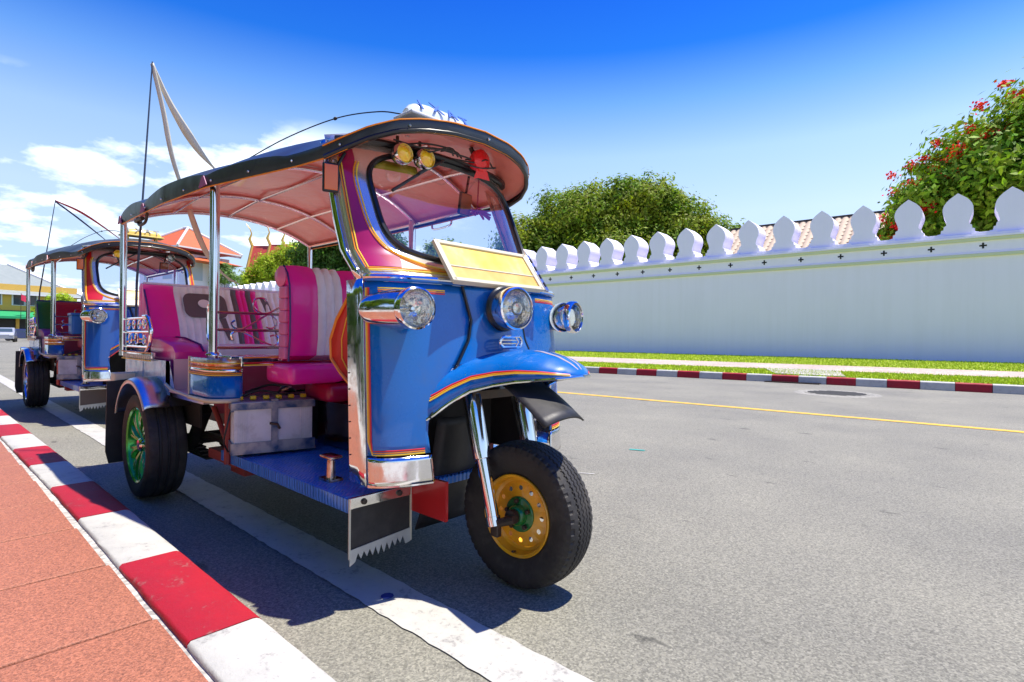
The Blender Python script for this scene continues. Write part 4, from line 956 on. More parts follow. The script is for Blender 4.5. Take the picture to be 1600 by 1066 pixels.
    # bench end (kerb side) vertical piping
    b = MB(); b.tube([(lerp(.06, -.13, q)+.028*math.sin(PI*q)+.008, -.555, lerp(zb-.05, H_-.02, q)) for q in [i/8 for i in range(9)]], .005, 6); b.build('piping', PIPING, bn)
    # seat cushion
    for y0, y1, m in ((-.40, .04, seatB), (.04, .34, seatA), (.34, .42, seatB)):
        b = MB(); b.box((.27, (y0+y1)/2, .16), (.48, y1-y0, .15), bev=.035); b.build('seat_cushion', m, bn)
    b = MB(); b.box((.25, 0, .04), (.44, .98, .10), bev=.01); b.build('seat_box', P_['partition'], bn)
    for sy in (-1, 1):   # arm rests over the wheel wells
        prof = [(-.02, .01), (-.02, .23), (.02, .275), (.20, .27), (.45, .235), (.50, .20), (.50, .03)]
        b = MB(); P3 = [[(x, sy*yy, z) for x, z in prof] for yy in (.41, .42, .55, .56)]
        P3[0] = [(x*.98+.005, sy*.41, z*.97) for x, z in prof]; P3[-1] = [(x*.98+.005, sy*.56, z*.97) for x, z in prof]
        b.grid(P3, cv=True); b.add(P3[0], [tuple(range(len(prof)))]); b.add(P3[-1], [tuple(range(len(prof)))]); o = b.build('armrest', P_['arm'], bn, smooth=40)
        MB().tube([(x, sy*.425, z+.003) for x, z in prof[:-1]], .005, 6).build('piping', PIPING, o)
    # ---- posts
    for sy in (-1, 1):
        o = MB().tube([(-2.86, sy*.61, .74), (-2.86, sy*.61, 1.585)], .0185, 14).build('roof_post', CHROMET, T)
        o = MB().tube([(-1.47, sy*.555, .775), (-1.47, sy*.555, 1.57)], .021, 14).build('roof_post', CHROMET, T)
        MB().lathe([(0, .034), (.006, .032), (.012, .022)], Matrix.Translation((-1.47, sy*.555, .78))@Matrix.Rotation(-PI/2, 4, 'Y'), 16).build('collar', CHROMET, o)
        # hand rail beside post
        b = MB(); b.tube(curve_pts([(-1.50, sy*.545, 1.02), (-1.56, sy*.548, 1.0), (-1.56, sy*.548, .86), (-1.50, sy*.545, .83)], 6), .008, 8); b.build('grab_handle', CHROMET, T)
        # scroll side rail at the rear
        rail = empty('scroll_rail', (0, 0, 0)); rail.parent = T
        b = MB()
        for zz, xe in ((.965, -2.34), (.885, -2.30), (.80, -2.32)): b.tube([(-2.85, sy*.605, zz), (xe, sy*.605, zz)], .0075, 8)
        b.tube(curve_pts([(-2.42, sy*.605, .975), (-2.33, sy*.605, .965), (-2.27, sy*.605, .90), (-2.29, sy*.605, .82), (-2.36, sy*.605, .775)], 6), .010, 8)
        b.build('rail', CHROMET, rail)
        b = MB()
        def spiral(cx, cz, r0, r1, turns, a0, s2=1):
            n = int(26*turns); return [(cx+lerp(r0, r1, k/n)*math.cos(a0+s2*2*PI*turns*k/n), sy*.605, cz+lerp(r0, r1, k/n)*math.sin(a0+s2*2*PI*turns*k/n)) for k in range(n+1)]
        for cx in (-2.74, -2.62, -2.50): b.tube(spiral(cx, .925, .034, .010, 1.3, 0, 1), .0045, 6)
        b.tube(spiral(-2.40, .925, .036, .010, 1.3, PI, -1), .0045, 6); b.tube(spiral(-2.40, .845, .034, .010, 1.3, PI, 1), .0045, 6)
        for cx in (-2.70, -2.56): b.tube(spiral(cx, .845, .034, .030, 1, 0), .0045, 6)
        b.build('scrollwork', CHROMET, rail)
    # partition rails behind the driver
    pr = empty('partition_rail', (0, 0, 0)); pr.parent = T
    b = MB()
    for zz in (.975, .895, .812): b.tube([(-1.455, -.545, zz), (-1.455, .545, zz)], .0065, 8)
    b.build('rail', mat('darker_chrome', (.45, .42, .44), .15, 1.), pr)
    b = MB()
    def hook(pts, r=.0045): b.tube(curve_pts([(-1.455, y, z) for y, z in pts], 6), r, 6)
    hook([(-.10, 1.10), (-.24, 1.02), (-.32, .978), (-.36, .985), (-.385, 1.01), (-.375, 1.045), (-.34, 1.05), (-.325, 1.035)])
    hook([(-.32, .972), (-.40, .92), (-.44, .90), (-.47, .905), (-.485, .925), (-.47, .94)]); hook([(-.30, .97), (-.275, .95), (-.275, .92), (-.30, .905), (-.325, .91)])
    hook([(-.48, .85), (-.485, .875), (-.46, .888), (-.43, .885), (-.36, .85), (-.30, .825), (-.27, .83), (-.262, .855), (-.28, .872), (-.305, .868)])
    b.tube([(-1.455, -.135+.035*math.cos(a), .855+.036*math.sin(a)) for a in [2*PI*k/20 for k in range(20)]], .0045, 6, closed=True)
    hook([(-.06, .925), (-.085, .93), (-.09, .91), (-.065, .90)])
    b.build('scrollwork', CHROMET, pr)
    # ---- front fork
    for sy in (-1, 1):
        y = sy*.128
        b = MB(); b.lathe([(0, 0), (0, .036), (.42*.0+.005, .037), (.225, .031), (.228, .024)], Matrix.Translation((-.205, y, .665))@Matrix.Rotation(math.atan2(.43, .12), 4, 'Y'), 24)
        b.build('fork_cover', CHROMET, T)
        b = MB(); b.tube([(-.205+.12*.4, y, .665-.43*.4), (-.205+.12*.96, y, .665-.43*.96)], .0225, 20); b.tube([(-.205+.12*.95, y, .665-.43*.95), (-.205+.12*1.02, y, .665-.43*1.02)], .026, 16); b.build('fork_leg', CHROMET, T)
        b = MB(); b.box((-.075, y, .222), (.035, .022, .06), bev=.004); b.tube([(-.115, y, .235), (-.08, y, .235)], .013, 8); b.tube([(-.08, y, .232), (0, y*.9, .262)], .014, 8); b.build('fork_end', STEEL, T)
    b = MB(); b.box((-.22, 0, .665), (.1, .30, .03)); b.tube([(-.22, 0, .66), (-.30, 0, .95)], .03, 12); b.build('fork_yoke', STEEL, T)
    # ---- body front shell
    def shell(name, y0f, y1f, z0, z1, XF, m, nu=26, nz=18, off=0, solid=.005):
        P3 = []
        for i in range(nz+1):
            z = lerp(z0, z1, i/nz); ya_, yb_ = y0f(z), y1f(z); row = []
            for k in range(nu+1):
                t = k/nu; t = 1-(1-t)**1.8 if abs(yb_) > abs(ya_) else t**1.8
                y = lerp(ya_, yb_, t); row.append((XF(y, z)+off, y, z))
            P3.append(row)
        b = MB(); b.grid(P3); return b.build(name, m, T, smooth=60, solid=solid)
    yin = lambda z: interp(z, [(.39, .305), (.55, .322), (.60, .318), (.69, .265), (.78, .20), (.86, .150), (.93, .135), (1.07, .175)])
    fb = {}
    for sy in (-1, 1):
        shell('front_panel', lambda z: sy*yin(z), lambda z: sy*WLOW(z), .487, 1.05, XF_low, blue)
        shell('lower_trim_panel', lambda z: sy*yin(z), lambda z: sy*WLOW(z), .392, .480, XF_low, CHROME, off=.004, nz=6)
        # lower rolled edge
        b = MB(); b.tube([(XF_low(sy*y, .39)-.004, sy*y, .390) for y in [lerp(.308, .486, (1-(1-k/20)**1.8)) for k in range(21)]], .008, 6); b.build('lower_edge', CHROME, T)
        # side chrome strip
        P3 = []
        for i in range(13):
            z = lerp(.388, 1.062, i/12); xe = XF_low(WLOW(z), z); P3.append([(xe-.004, sy*(WLOW(z)+.003), z), (xe-.055, sy*(WLOW(z)+.002), z), (xe-.108, sy*(WLOW(z)), z), (xe-.112, sy*(WLOW(z)-.008), z), (xe-.112, sy*(WLOW(z)-.05), z)])
        b = MB(); b.grid(P3); b.build('side_strip', CHROME, T, smooth=40, solid=.003)
        rv = MB().lathe([(0, .003), (.002, .002), (.002, 0)], (AY if sy < 0 else Matrix.Rotation(PI/2, 4, 'Z')), 6).build('rivet', STEEL, T)
        for i in range(12):
            z = lerp(.42, 1.02, i/11); xe = XF_low(WLOW(z), z); o = rv if i == 0 else bpy.data.objects.new('rivet', rv.data)
            if i: COL.objects.link(o); o.parent = T
            o.location = (xe-.100, sy*(WLOW(z)+.003), z)
        # pinstripes: down the edge and along the bottom and the top
        for kk, m in enumerate((YELLOW, ORANGE, REDS)):
            pts = [(XF_low(sy*(WLOW(z)-.0005), z)+.002-.004*0, sy*(WLOW(z)+.002-.0015*kk), z) for z in [1.03-i*.0415 for i in range(13)]]
            pts = [(p[0]+.003+.0055*kk, p[1], p[2]) for p in pts]
            zz = .489+.0065*kk
            pts += [(XF_low(sy*y, zz)+.0016, sy*y, zz) for y in [lerp(.480, .335, k/20) for k in range(21)]]
            b = MB(); b.tube(pts, .003, 5); b.build('pinstripe', m, T)
            b = MB(); zz = 1.03-.006*kk; b.tube([(XF_low(sy*y, zz)+.0016, sy*y, zz) for y in [lerp(.455, .24, k/20) for k in range(21)]], .0028, 5); b.build('pinstripe', m, T)
    # nose and its piping
    P3 = []
    for i in range(21):
        z = lerp(.765, 1.05, i/20); yi = yin(z); P3.append([(XF_low(y, z)+.006+.035*(1-(y/yi)**2)*(1-.5*(z-.765)/.285), y, z) for y in [lerp(-yi, yi, k/20) for k in range(21)]])
    b = MB(); b.grid(P3); b.build('nose_panel', blue, T, smooth=60, solid=.005)
    for sy in (-1, 1):
        b = MB(); b.tube([(XF_low(yin(z), z)+.008, sy*yin(z), z) for z in [lerp(1.05, .60, i/30) for i in range(31)]], .0048, 8); b.build('nose_piping', GASKET, T)
    # wheel-well liner
    b = MB()
    for sy in (-1, 1): b.grid([[(-.31, sy*.315, z) for z in (.39, .66)], [(-.52, sy*.29, z) for z in (.39, .66)]])
    b.grid([[(-.52, -.31, z) for z in (.30, .78)], [(-.52, .31, z) for z in (.30, .78)]]); b.grid([[(-.20, -.22, .775), (-.20, .22, .775)], [(-.52, -.22, .78), (-.52, .22, .78)]])
    b.build('wheel_arch_liner', GRIME, T, smooth=0)
    # rubber flap behind the front wheel
    rows = []
    for i in range(13):
        t = i/12; z = lerp(.56, .12, t); x = -.40-.02*math.sin(t*PI)-.10*max(0, t-.6)**1.0*2.2; hw = lerp(.10, .135, t)
        rows.append([(x+.03*(1-abs(s_))*(1-t), s_*hw-.02, z) for s_ in (-1, -.5, 0, .5, 1)])
    b = MB(); b.grid(rows); b.build('wheel_flap', BLACK, T, solid=.006)
    # fender
    FT = [(-.225, .335, .585, .80), (-.20, .312, .605, .808), (-.17, .272, .645, .815), (-.12, .215, .690, .822), (-.05, .172, .712, .827), (.03, .155, .727, .822), (.10, .128, .735, .806), (.15, .092, .740, .784), (.18, .045, .744, .762), (.19, .004, .746, .748)]
    rows = []; edge = []; st = []
    for i in range(37):
        x = FT[0][0]+(FT[-1][0]-FT[0][0])*(1-(1-i/36)**1.35)
        wd = interp(x, [(a, q) for a, q, _, _ in FT]); zb_ = interp(x, [(a, q) for a, _, q, _ in FT]); zt = interp(x, [(a, q) for a, _, _, q in FT])
        row = []
        for k in range(25):
            a = PI*(k/24-.5); row.append((x, wd*math.sin(a), zb_+(zt-zb_)*max(0, math.cos(a))**.85))
        rows.append(row); edge.append((row[0], row[-1])); st.append((x, wd, zb_, zt))
    b = MB(); b.grid(rows); o = b.build('front_fender', blue, T, smooth=60, solid=.004)
    MB().tube([(p[0]-.003, p[1]*1.01, p[2]+.003) for p in rows[0][:]], .0048, 8).build('fender_piping', GASKET, T)
    for side in (0, 1):
        b = MB(); b.tube([e[side] for e in edge], .0065, 8); b.build('fender_edge', CHROMET, T)
        sgn = -1 if side == 0 else 1
        P3 = []
        for (x, wd, zb_, zt) in st[6:-2]:
            P3.append([(x, sgn*(wd*math.sin(a)+.0015), zb_+(zt-zb_)*math.cos(a)**.85+.0015) for a in (R(88), R(84), R(80))])
        b = MB(); b.grid(P3); b.build('fender_chrome_band', CHROME, T, smooth=60)
        for kk, (m, a) in enumerate(((YELLOW, 77), (ORANGE, 75), (REDS, 72.5))):
            b = MB(); b.tube([(x, sgn*(wd*math.sin(R(a))+.001), zb_+(zt-zb_)*math.cos(R(a))**.85+.001) for (x, wd, zb_, zt) in st[1:-3]], .0028, 5); b.build('pinstripe', m, T)
    # silver flashes on the top of the fender
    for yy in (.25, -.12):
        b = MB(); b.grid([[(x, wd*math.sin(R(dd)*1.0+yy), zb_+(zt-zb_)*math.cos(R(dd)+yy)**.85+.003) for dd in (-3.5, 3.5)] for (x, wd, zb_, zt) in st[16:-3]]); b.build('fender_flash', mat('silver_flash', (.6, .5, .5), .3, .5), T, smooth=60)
    # rubber visor flap under the fender tip
    rows = []
    for i in range(9):
        t = i/8; x = lerp(-.08, .205, t); z = lerp(.722, .605, t**.9)+.012*math.sin(PI*t); hw = .10; yc_ = lerp(-.02, -.115, t)
        rows.append([(x+.02*(1-s_*s_), yc_+s_*hw, z+.022*(1-abs(s_)**2)) for s_ in [k/6-1 for k in range(13)]])
    b = MB(); b.grid(rows); o = b.build('front_flap', BLACK, T, solid=.006)
    # ---- headlamps
    def lamp(x, y, z, r, pod, tilt=0, m_lens=LENS, nm='headlight', body=None, yaw=0):
        e = empty(nm, (x, y, z)); e.parent = T; e.rotation_euler = (0, tilt, yaw)
        if pod:   # tear-drop housing
            prof = [(-pod, 0), (-pod*.97, r*.30), (-pod*.80, r*.62), (-pod*.55, r*.85), (-pod*.25, r*.98), (-.012, r*1.0)]
            b = MB(); b.lathe(prof, None, 36); b.build('housing', body or CHROME, e)
        b = MB(); b.lathe([(-.014, r*1.0), (-.010, r*1.07), (.004, r*1.10), (.016, r*1.06), (.020, r*.98), (.014, r*.93), (.0, r*.92)], None, 40); b.build('bezel', CHROMET, e)
        b = MB(); b.lathe([(-.05, .006), (-.047, r*.35), (-.032, r*.68), (-.010, r*.90), (.006, r*.93)], None, 36); b.lathe([(-.05, .012), (-.02, .013), (-.012, .006), (-.012, 0)], None, 12); b.build('reflector', REFLECT, e)
        b = MB(); b.lathe([(.010, r*.94), (.020, r*.75), (.026, r*.4), (.028, 0)], None, 36); b.build('lens', m_lens, e)
        return e
    for sy in (-1, 1):
        e = lamp(-.160, sy*.415, .960, .063, 0, nm='headlight', yaw=sy*R(9))
        hp = curve_pts([(-.050, sy*.003, 0), (-.066, sy*.018, 0), (-.090, sy*.042, 0), (-.120, sy*.070, -.001), (-.150, sy*.094, -.002), (-.165, sy*.102, -.003)], 5)
        b = MB(); b.tube(hp, [.063*(1-(k/(len(hp)-1))**2.6)**.55+.001 for k in range(len(hp))], 28, flat=.9); b.build('housing', CHROME, e)
        MB().tube([(-.19*math.cos(a)*.55-.085, 0, .055*math.sin(a)) for a in [2*PI*k/24 for k in range(24)]], .0035, 6, closed=True).build('gasket', GASKET, e) if False else None
    e = lamp(-.095, -.022, .975, .072, .0, nm='centre_headlight', yaw=R(-7))
    b = MB(); b.lathe([(-.085, .068), (-.060, .073), (-.014, .073)], None, 36); b.build('housing', CHROME, e)
    b = MB(); b.lathe([(-.062, .073), (-.064, .081), (-.056, .083), (-.050, .078), (-.05, .073)], None, 36); b.build('rim_ring', GASKET, e)
    b = MB(); b.tube([(.012, .022*math.sin(a), .022*math.cos(a)) for a in [2*PI*k/12 for k in range(12)]], .004, 5, closed=True); b.build('bulb_guard', BRUSH, e)
    # badge below: chrome ring with bars
    bd = empty('nose_badge', (-.108, -.02, .855)); bd.parent = T
    b = MB(); o_ = []
    for (sx, a0) in ((1, -PI/2), (-1, PI/2)):
        for k in range(9): a = a0+PI*k/8; o_.append((0, sx*.038*0+(.036 if a0 < 0 else -.036)+.019*math.cos(a), .019*math.sin(a)))
    b.tube([(p[0]-.35*p[1]**2*4, p[1], p[2]) for p in o_], .0055, 8, closed=True)
    b.tube([(0, -.05, .006), (0, .03, .006)], .0028, 6); b.tube([(0, -.05, -.006), (0, .03, -.006)], .0028, 6); b.tube([(0, .02, -.017), (.004, .03, 0), (.0, .02, .017)], .003, 6); b.build('badge_ring', CHROMET, bd)
    # ---- upper cowl with windscreen
    innr = []; outr = []; NPH = 96
    def rrect(ph):   # windscreen opening in (y,z); superellipse-ish with wider bottom
        c_, s_ = math.cos(ph), math.sin(ph); e_ = .44
        yy = abs(c_)**e_*(1 if c_ > 0 else -1); zz = abs(s_)**e_*(1 if s_ > 0 else -1)
        hw = lerp(.366, .374, (zz+1)/2); zc_ = 1.352; hh = .192
        z = zc_+hh*zz+(-.022*(1-(yy*1.0)**2) if zz < 0 else .030*(1-yy*yy)); return (hw*yy, z)
    def outer(ph):
        yi, zi = rrect(ph); c_, s_ = math.cos(ph), math.sin(ph)
        k = 1/max(abs(c_), abs(s_)); yy, zz = c_*k, s_*k
        z = 1.345+(.275 if zz > 0 else .283)*zz; z = min(max(z, 1.062), 1.62); return (WUP(z)*yy, z)
    rows = []
    for q in range(9):
        t = q/8; row = []
        for k in range(NPH):
            ph = 2*PI*k/NPH; a, c = rrect(ph), outer(ph); y, z = lerp(a[0], c[0], t), lerp(a[1], c[1], t); row.append((XF_up(y, z), y, z))
        rows.append(row)
    b = MB(); b.grid(rows, cv=True); b.build('cowl', P_['cowl'], T, smooth=60, solid=.004)
    gk = [(XF_up(*rrect(2*PI*k/NPH))+.006, *rrect(2*PI*k/NPH)) for k in range(NPH)]
    b = MB(); b.tube(gk, .0108, 8, closed=True); b.build('windscreen_gasket', GASKET, T)
    rows = []
    for q in range(9):
        t = .001+q/8*.999; row = []
        for k in range(NPH):
            a = rrect(2*PI*k/NPH); y, z = a[0]*t, 1.352+(a[1]-1.352)*t; row.append((XF_up(y, z)-.002, y, z))
        rows.append(row)
    b = MB(); b.grid(rows, cv=True); b.build('windscreen', P_['glass'], T, smooth=60)
    # ornamental inner strip at the left of the glass
    b = MB(); b.tube([(XF_up(y, z)-.008, y, z) for y, z in ((-.35, 1.50), (-.365, 1.40), (-.375, 1.28), (-.378, 1.23))], .007, 6); b.build('glass_edge_trim', mat('rusty_gold', (.45, .25, .08), .5, .5, noise=(60, .2, (.1, .05, .02))), T)
    # painted pillar panels and pinstripes, set off from the windscreen edge
    def offc(ph, d):
        a, c = rrect(ph-.02), rrect(ph+.02); ty, tz = c[0]-a[0], c[1]-a[1]; L_ = math.hypot(ty, tz) or 1; p = rrect(ph); return (p[0]+tz/L_*d, p[1]-ty/L_*d)
    left_edge = [offc(R(155)+R(70)*k/40, .046) for k in range(41)]
    zy = sorted([(z, -y) for y, z in left_edge])
    for sy in (-1, 1):
        y2 = lambda z: max(.30, interp(z, [(zy[0][0]-.03, .36)]+zy)) if z > zy[0][0]-.03 else .36
        P3 = []
        for i in range(23):
            z = lerp(1.106, 1.560, i/22); ya_, yb_ = WUP(z)-.016, min(y2(z), WUP(z)-.024)
            P3.append([(XF_up(lerp(ya_, yb_, k/6), z)+.0055, sy*(lerp(ya_, yb_, k/6)+.002), z) for k in range(7)])
        b = MB(); b.grid(P3); b.build('pillar_panel', mag, T, smooth=60)
        for off, m in ((.046, ORANGE), (.038, YELLOW)):
            pth = [offc(R(155)+R(104)*k/60, off) for k in range(61)]
            pth = [(XF_up(y, z)+.008, -sy*y, z) for y, z in pth]
            b = MB(); b.tube(pth, .0028, 5); b.build('pinstripe', m, T)
        for off, m in ((0, ORANGE), (.009, YELLOW)):
            zz = 1.100-off*.8; b = MB(); b.tube([(XF_up(y, zz)+.007, sy*(y+.003), zz) for y in [lerp(.460, .16, k/24) for k in range(25)]], .0026, 5); b.build('pinstripe', m, T)
            b = MB(); b.tube([(XF_up(WUP(z)-.014-off*.6, z)+.008, sy*(WUP(z)-.010-off*.6), z) for z in [lerp(1.10, 1.52, k/12) for k in range(13)]], .0024, 5); b.build('pinstripe', m, T)
        # pillar side return in chrome
        P3 = []
        for i in range(15):
            z = lerp(1.062, 1.60, i/14); xe = XF_up(WUP(z), z); P3.append([(xe+.004, sy*(WUP(z)+.002), z), (xe-.03, sy*(WUP(z)+.002), z), (xe-.045, sy*(WUP(z)-.004), z), (xe-.045, sy*(WUP(z)-.03), z)])
        b = MB(); b.grid(P3); b.build('pillar_strip', CHROME, T, smooth=50, solid=.003)
    # belt moulding between body and cowl
    ths = [-.505+1.01*k/60 for k in range(61)]
    def belt(z, r, m, nm, off=.004):
        b = MB(); ys = [math.sin(-PI/2+PI*k/60)*.476 for k in range(61)]
        b.tube([(XF_low(y, z)+off, y*1.01, z) for y in ys], r, 8); b.build(nm, m, T)
    belt(1.058, .007, BLUE if not second else CHROME, 'belt_moulding'); belt(1.066, .010, CHROMET, 'belt_moulding', .002)
    # signboard on the cowl
    sg = empty('signboard', (-.180, -.01, 1.060)); sg.parent = T; sg.rotation_euler = (0, R(-36), 0)
    # local: y across, z up the slope
    b = MB(); b.box((0, 0, .085), (.012, .46, .185), bev=.003)
    for (c, d) in (((.010, 0, .172), (.014, .47, .016)), ((.010, 0, .0), (.014, .47, .016)), ((.010, -.232, .085), (.014, .022, .185)), ((.010, .232, .085), (.014, .022, .185)), ((.010, 0, .064), (.008, .45, .006))): b.box(c, d, bev=.002)
    b.build('frame', CREAM, sg)
    MB().box((.008, 0, .1155), (.006, .44, .097)).build('panel', SIGNY, sg); MB().box((.008, 0, .034), (.006, .44, .054)).build('panel', SIGNO, sg)
    b = MB(); b.box((.012, .258, .085), (.010, .022, .19), bev=.002); b.build('hinge_strip', BRUSH, sg)
    for k in range(4): MB().box((.019, .258, .02+.042*k), (.004, .006, .02)).build('slot', BLACK, sg)
    # red leather apron beside the driver
    P3 = []
    for zz, xa, xb in ((1.07, -.43, -.435), (1.0, -.43, -.51), (.93, -.43, -.58), (.86, -.43, -.62), (.79, -.43, -.615), (.74, -.43, -.55), (.68, -.43, -.445)):
        P3.append([(lerp(xa, xb, t), -.445+.03*math.sin(PI*t), zz) for t in (0, .25, .5, .75, 1)])
    b = MB(); b.grid(P3); b.build('side_apron', P_['apron'], T, smooth=60, solid=.006)
    b = MB(); b.tube([p[-1] for p in P3], .006, 6); b.build('apron_piping', ORANGE, T)
    b = MB(); b.tube([(p[-2][0], p[-2][1]-.0045, p[-2][2]) for p in P3], .0022, 6); b.build('apron_piping', YELLOW, T)
    # front corner mud flap
    for sy in (-1, 1):
        x = -.385; ya_, yb_ = .505, .262
        f = empty('front_mudflap', (0, 0, 0)); f.parent = T
        b = MB(); b.prism([(sy*ya_, .335), (sy*yb_, .335), (sy*(yb_-.008), .24), (sy*(yb_-.002), .175), (sy*ya_, .148)], x-.004, x+.003, 'x'); b.build('flap', BLACK if not second else mat('brown_rubber', (.10, .07, .055), .5), f, smooth=0)
        n = 9; tp = [(sy*ya_, .225)]; bt = []
        for k in range(n): 
            t0, t1 = k/n, (k+.5)/n
            bt += [(sy*lerp(ya_-.02, yb_+.02, t0), .122+.012*t0+.005*math.sin(k)), (sy*lerp(ya_-.02, yb_+.02, t1), .150+.012*t0)]
        pl = [(sy*ya_, .165), (sy*ya_, .112)]+bt+[(sy*(yb_+.02), .13), (sy*yb_, .133), (sy*yb_, .182)]
        bm = bmesh.new(); vs = [bm.verts.new((x+.005, p[0], p[1])) for p in pl]; fce = bm.faces.new(vs); ex = bmesh.ops.extrude_face_region(bm, geom=[fce])
        for v in ex['geom']:
            if isinstance(v, bmesh.types.BMVert): v.co.x += .003
        bmesh.ops.triangulate(bm, faces=bm.faces[:]); bmesh.ops.recalc_face_normals(bm, faces=bm.faces[:])
        me = bpy.data.meshes.new('toothed_trim'); bm.to_mesh(me); bm.free(); me.materials.append(mat('cream_alu', (.55, .56, .50), .4, .3, noise=(20, .3, (.42, .42, .38)))); o = bpy.data.objects.new('toothed_trim', me); COL.objects.link(o); o.parent = f
        for yy in (ya_, yb_-.004): MB().box((x+.005, sy*yy, .235), (.005, .007, .20)).build('edge_trim', CREAM, f)
        b = MB(); b.box((x+.006, sy*(ya_+yb_)/2, .318), (.008, ya_-yb_, .036), bev=.002); b.build('clamp_bar', CHROME, f)
        for yy in (ya_-.05, yb_+.05): MB().lathe([(0, .011), (.008, .009), (.009, 0)], Matrix.Translation((x+.010, sy*yy, .318)), 12).build('bolt', STEEL, f)
    # ---- roof
    xs = list(np.linspace(-2.88, -.8, 64))+[-.8+.522*(1-(1-k/26)**1.8) for k in range(1, 27)]
    ss = [math.sin(PI/2*s_) for s_ in np.linspace(-1, 1, 37)]
    rf = empty('roof', (0, 0, 0)); rf.parent = T
    b = MB(); b.grid([[roof_pt(x, s_, .012, .040) for s_ in ss] for x in xs]); b.build('canopy', canvas, rf, smooth=70)
    b = MB(); b.grid([[tuple(Vector(roof_pt(x, s_*.985, -.010-(.012*math.sin(PI*((x+2.88) % .7)/.7))*(1-abs(s_))))) for s_ in ss] for x in xs], flip=True); b.build('lining', lining, rf, smooth=70)
    # valance: black band all round, hanging and leaning in
    loopL = [roof_pt(x, -1, .012, .040) for x in xs]; loopR = [roof_pt(x, 1, .012, .040) for x in xs]
    loop = loopL+list(reversed(loopR))[1:]
    def offs(p, dz, k): 
        x, y, z = p; c = Vector((min(x, -.62), 0, z)); d = (Vector((x, y, z))-c); L_ = d.length or 1; d.normalize(); return (x-d.x*k, y-d.y*k, z+dz)
    for dz, k in ((0, 0),):
        rowsA = [[offs(p, 0, 0) for p in loop], [offs((p[0], p[1], interp(p[0], ROOF_ZE)), -.008, -.004) for p in loop], [offs((p[0], p[1], interp(p[0], ROOF_ZE)), -.034, .004) for p in loop], [offs((p[0], p[1], interp(p[0], ROOF_ZE)), -.034, .012) for p in loop]]
    b = MB(); b.grid(rowsA); b.build('valance', P_['valance'], rf, smooth=50)
    b = MB(); b.tube([offs((p[0], p[1], interp(p[0], ROOF_ZE)), -.036, .003) for p in loop], .0032, 6); b.build('edge_piping', ORANGE, rf)
    fl_ = [p for p in loop if p[0] > -.62]
    b = MB(); b.tube([offs((p[0], p[1], interp(p[0], ROOF_ZE)), .008, -.004) for p in fl_], .0028, 6); b.build('edge_piping', ORANGE, rf)
    b = MB(); b.tube([offs((p[0], p[1], interp(p[0], ROOF_ZE)), -.030, .006) for p in fl_], .010, 8); b.build('visor_rim', GASKET, rf)
    k = 0; b = MB()
    for p in loop[::9]:
        q = offs((p[0], p[1], interp(p[0], ROOF_ZE)), -.016, -.006); d = Vector((q[0]-min(q[0], -.62), q[1], 0)).normalized()
        b.lathe([(0, .0055), (.004, .004), (.0045, 0)], Matrix.Translation(q)@d.to_track_quat('X', 'Z').to_matrix().to_4x4(), 10)
    b.build('stud', BRUSH, rf)
    # bows and stringers
    for xb in (-2.86, -2.34, -1.47, -.86):
        b = MB(); b.tube([tuple(Vector(roof_pt(xb, s_*.97, -.026))) for s_ in ss], .013, 10); b.build('roof_bow', P_['bow'], rf)
    for s_ in (-.96, -.55, 0, .55, .96):
        b = MB(); b.tube([tuple(Vector(roof_pt(x, s_, -.030))) for x in np.linspace(-2.86, -.62, 26)], .010 if abs(s_) > .9 else .008, 8); b.build('stringer', P_['bow'] if abs(s_) < .9 else CHROMET, rf)
    for xb in (-2.86, -2.34, -1.47):
        for sy in (-1, 1):
            p = roof_pt(xb, sy, -.01); b = MB(); b.add([(p[0]-.05, p[1]+sy*.006, p[2]-.022), (p[0]+.05, p[1]+sy*.006, p[2]-.022), (p[0]+.012, p[1]+sy*.006, p[2]+.024), (p[0]-.012, p[1]+sy*.006, p[2]+.024)], [(0, 1, 2, 3)]); b.build('corner_patch', P_['patch'], rf, smooth=0, solid=.004)
    # rear latch under the roof
    b = MB(); b.tube(curve_pts([(-2.52, -.615, 1.545), (-2.48, -.615, 1.50), (-2.36, -.615, 1.50), (-2.32, -.615, 1.545)], 5), .008, 8); b.tube([(-2.55, -.615, 1.53), (-2.42, -.615, 1.53)], .012, 8); b.build('grab_handle', STEEL, rf)
    b = MB(); b.tube(curve_pts([(-1.3, .57, 1.53), (-1.28, .57, 1.50), (-1.12, .55, 1.50), (-1.1, .55, 1.53)], 5), .006, 8); b.build('grab_handle', CHROMET, rf)
    # dark header rail, wiring under the visor
    b = MB(); b.tube([(XF_up(y, 1.595)+.02, y, 1.592) for y in [-.44+.88*k/30 for k in range(31)]], .014, 8); b.build('header_rail', GASKET, T)
    b = MB()
    for k in range(7):
        y0 = random.uniform(-.32, .10); ctrl = [(-.47, y0, 1.60), (-.42, y0+random.uniform(.02, .1), 1.575+random.uniform(0, .03)), (-.40, y0+random.uniform(.1, .2), 1.585+random.uniform(0, .03)), (-.46, y0+.22, 1.61)]
        b.tube(curve_pts(ctrl, 5), .0035, 5)
    b.build('wiring', BLACK, T)
    # lamps under the visor
    if not second:
        for y, z in ((-.262, 1.545), (-.158, 1.552)):
            e = lamp(-.445, y, z, .036, .05, m_lens=YLENS, nm='fog_lamp', body=GRIME); MB().tube([(-.03, 0, .04), (-.03, 0, .075)], .006, 6).build('stalk', STEEL, e)
        e = empty('covered_lamp', (-.44, .125, 1.612)); e.parent = T
        b = MB(); b.lathe([(-.04, .0), (-.035, .03), (0, .047), (.02, .046), (.035, .03), (.042, 0)], None, 14); b.add([(.01, -.02, -.04), (.02, .03, -.04), (.015, .05, -.075), (.0, .0, -.07), (.0, -.03, -.08)], [(0, 1, 2, 3, 4)])
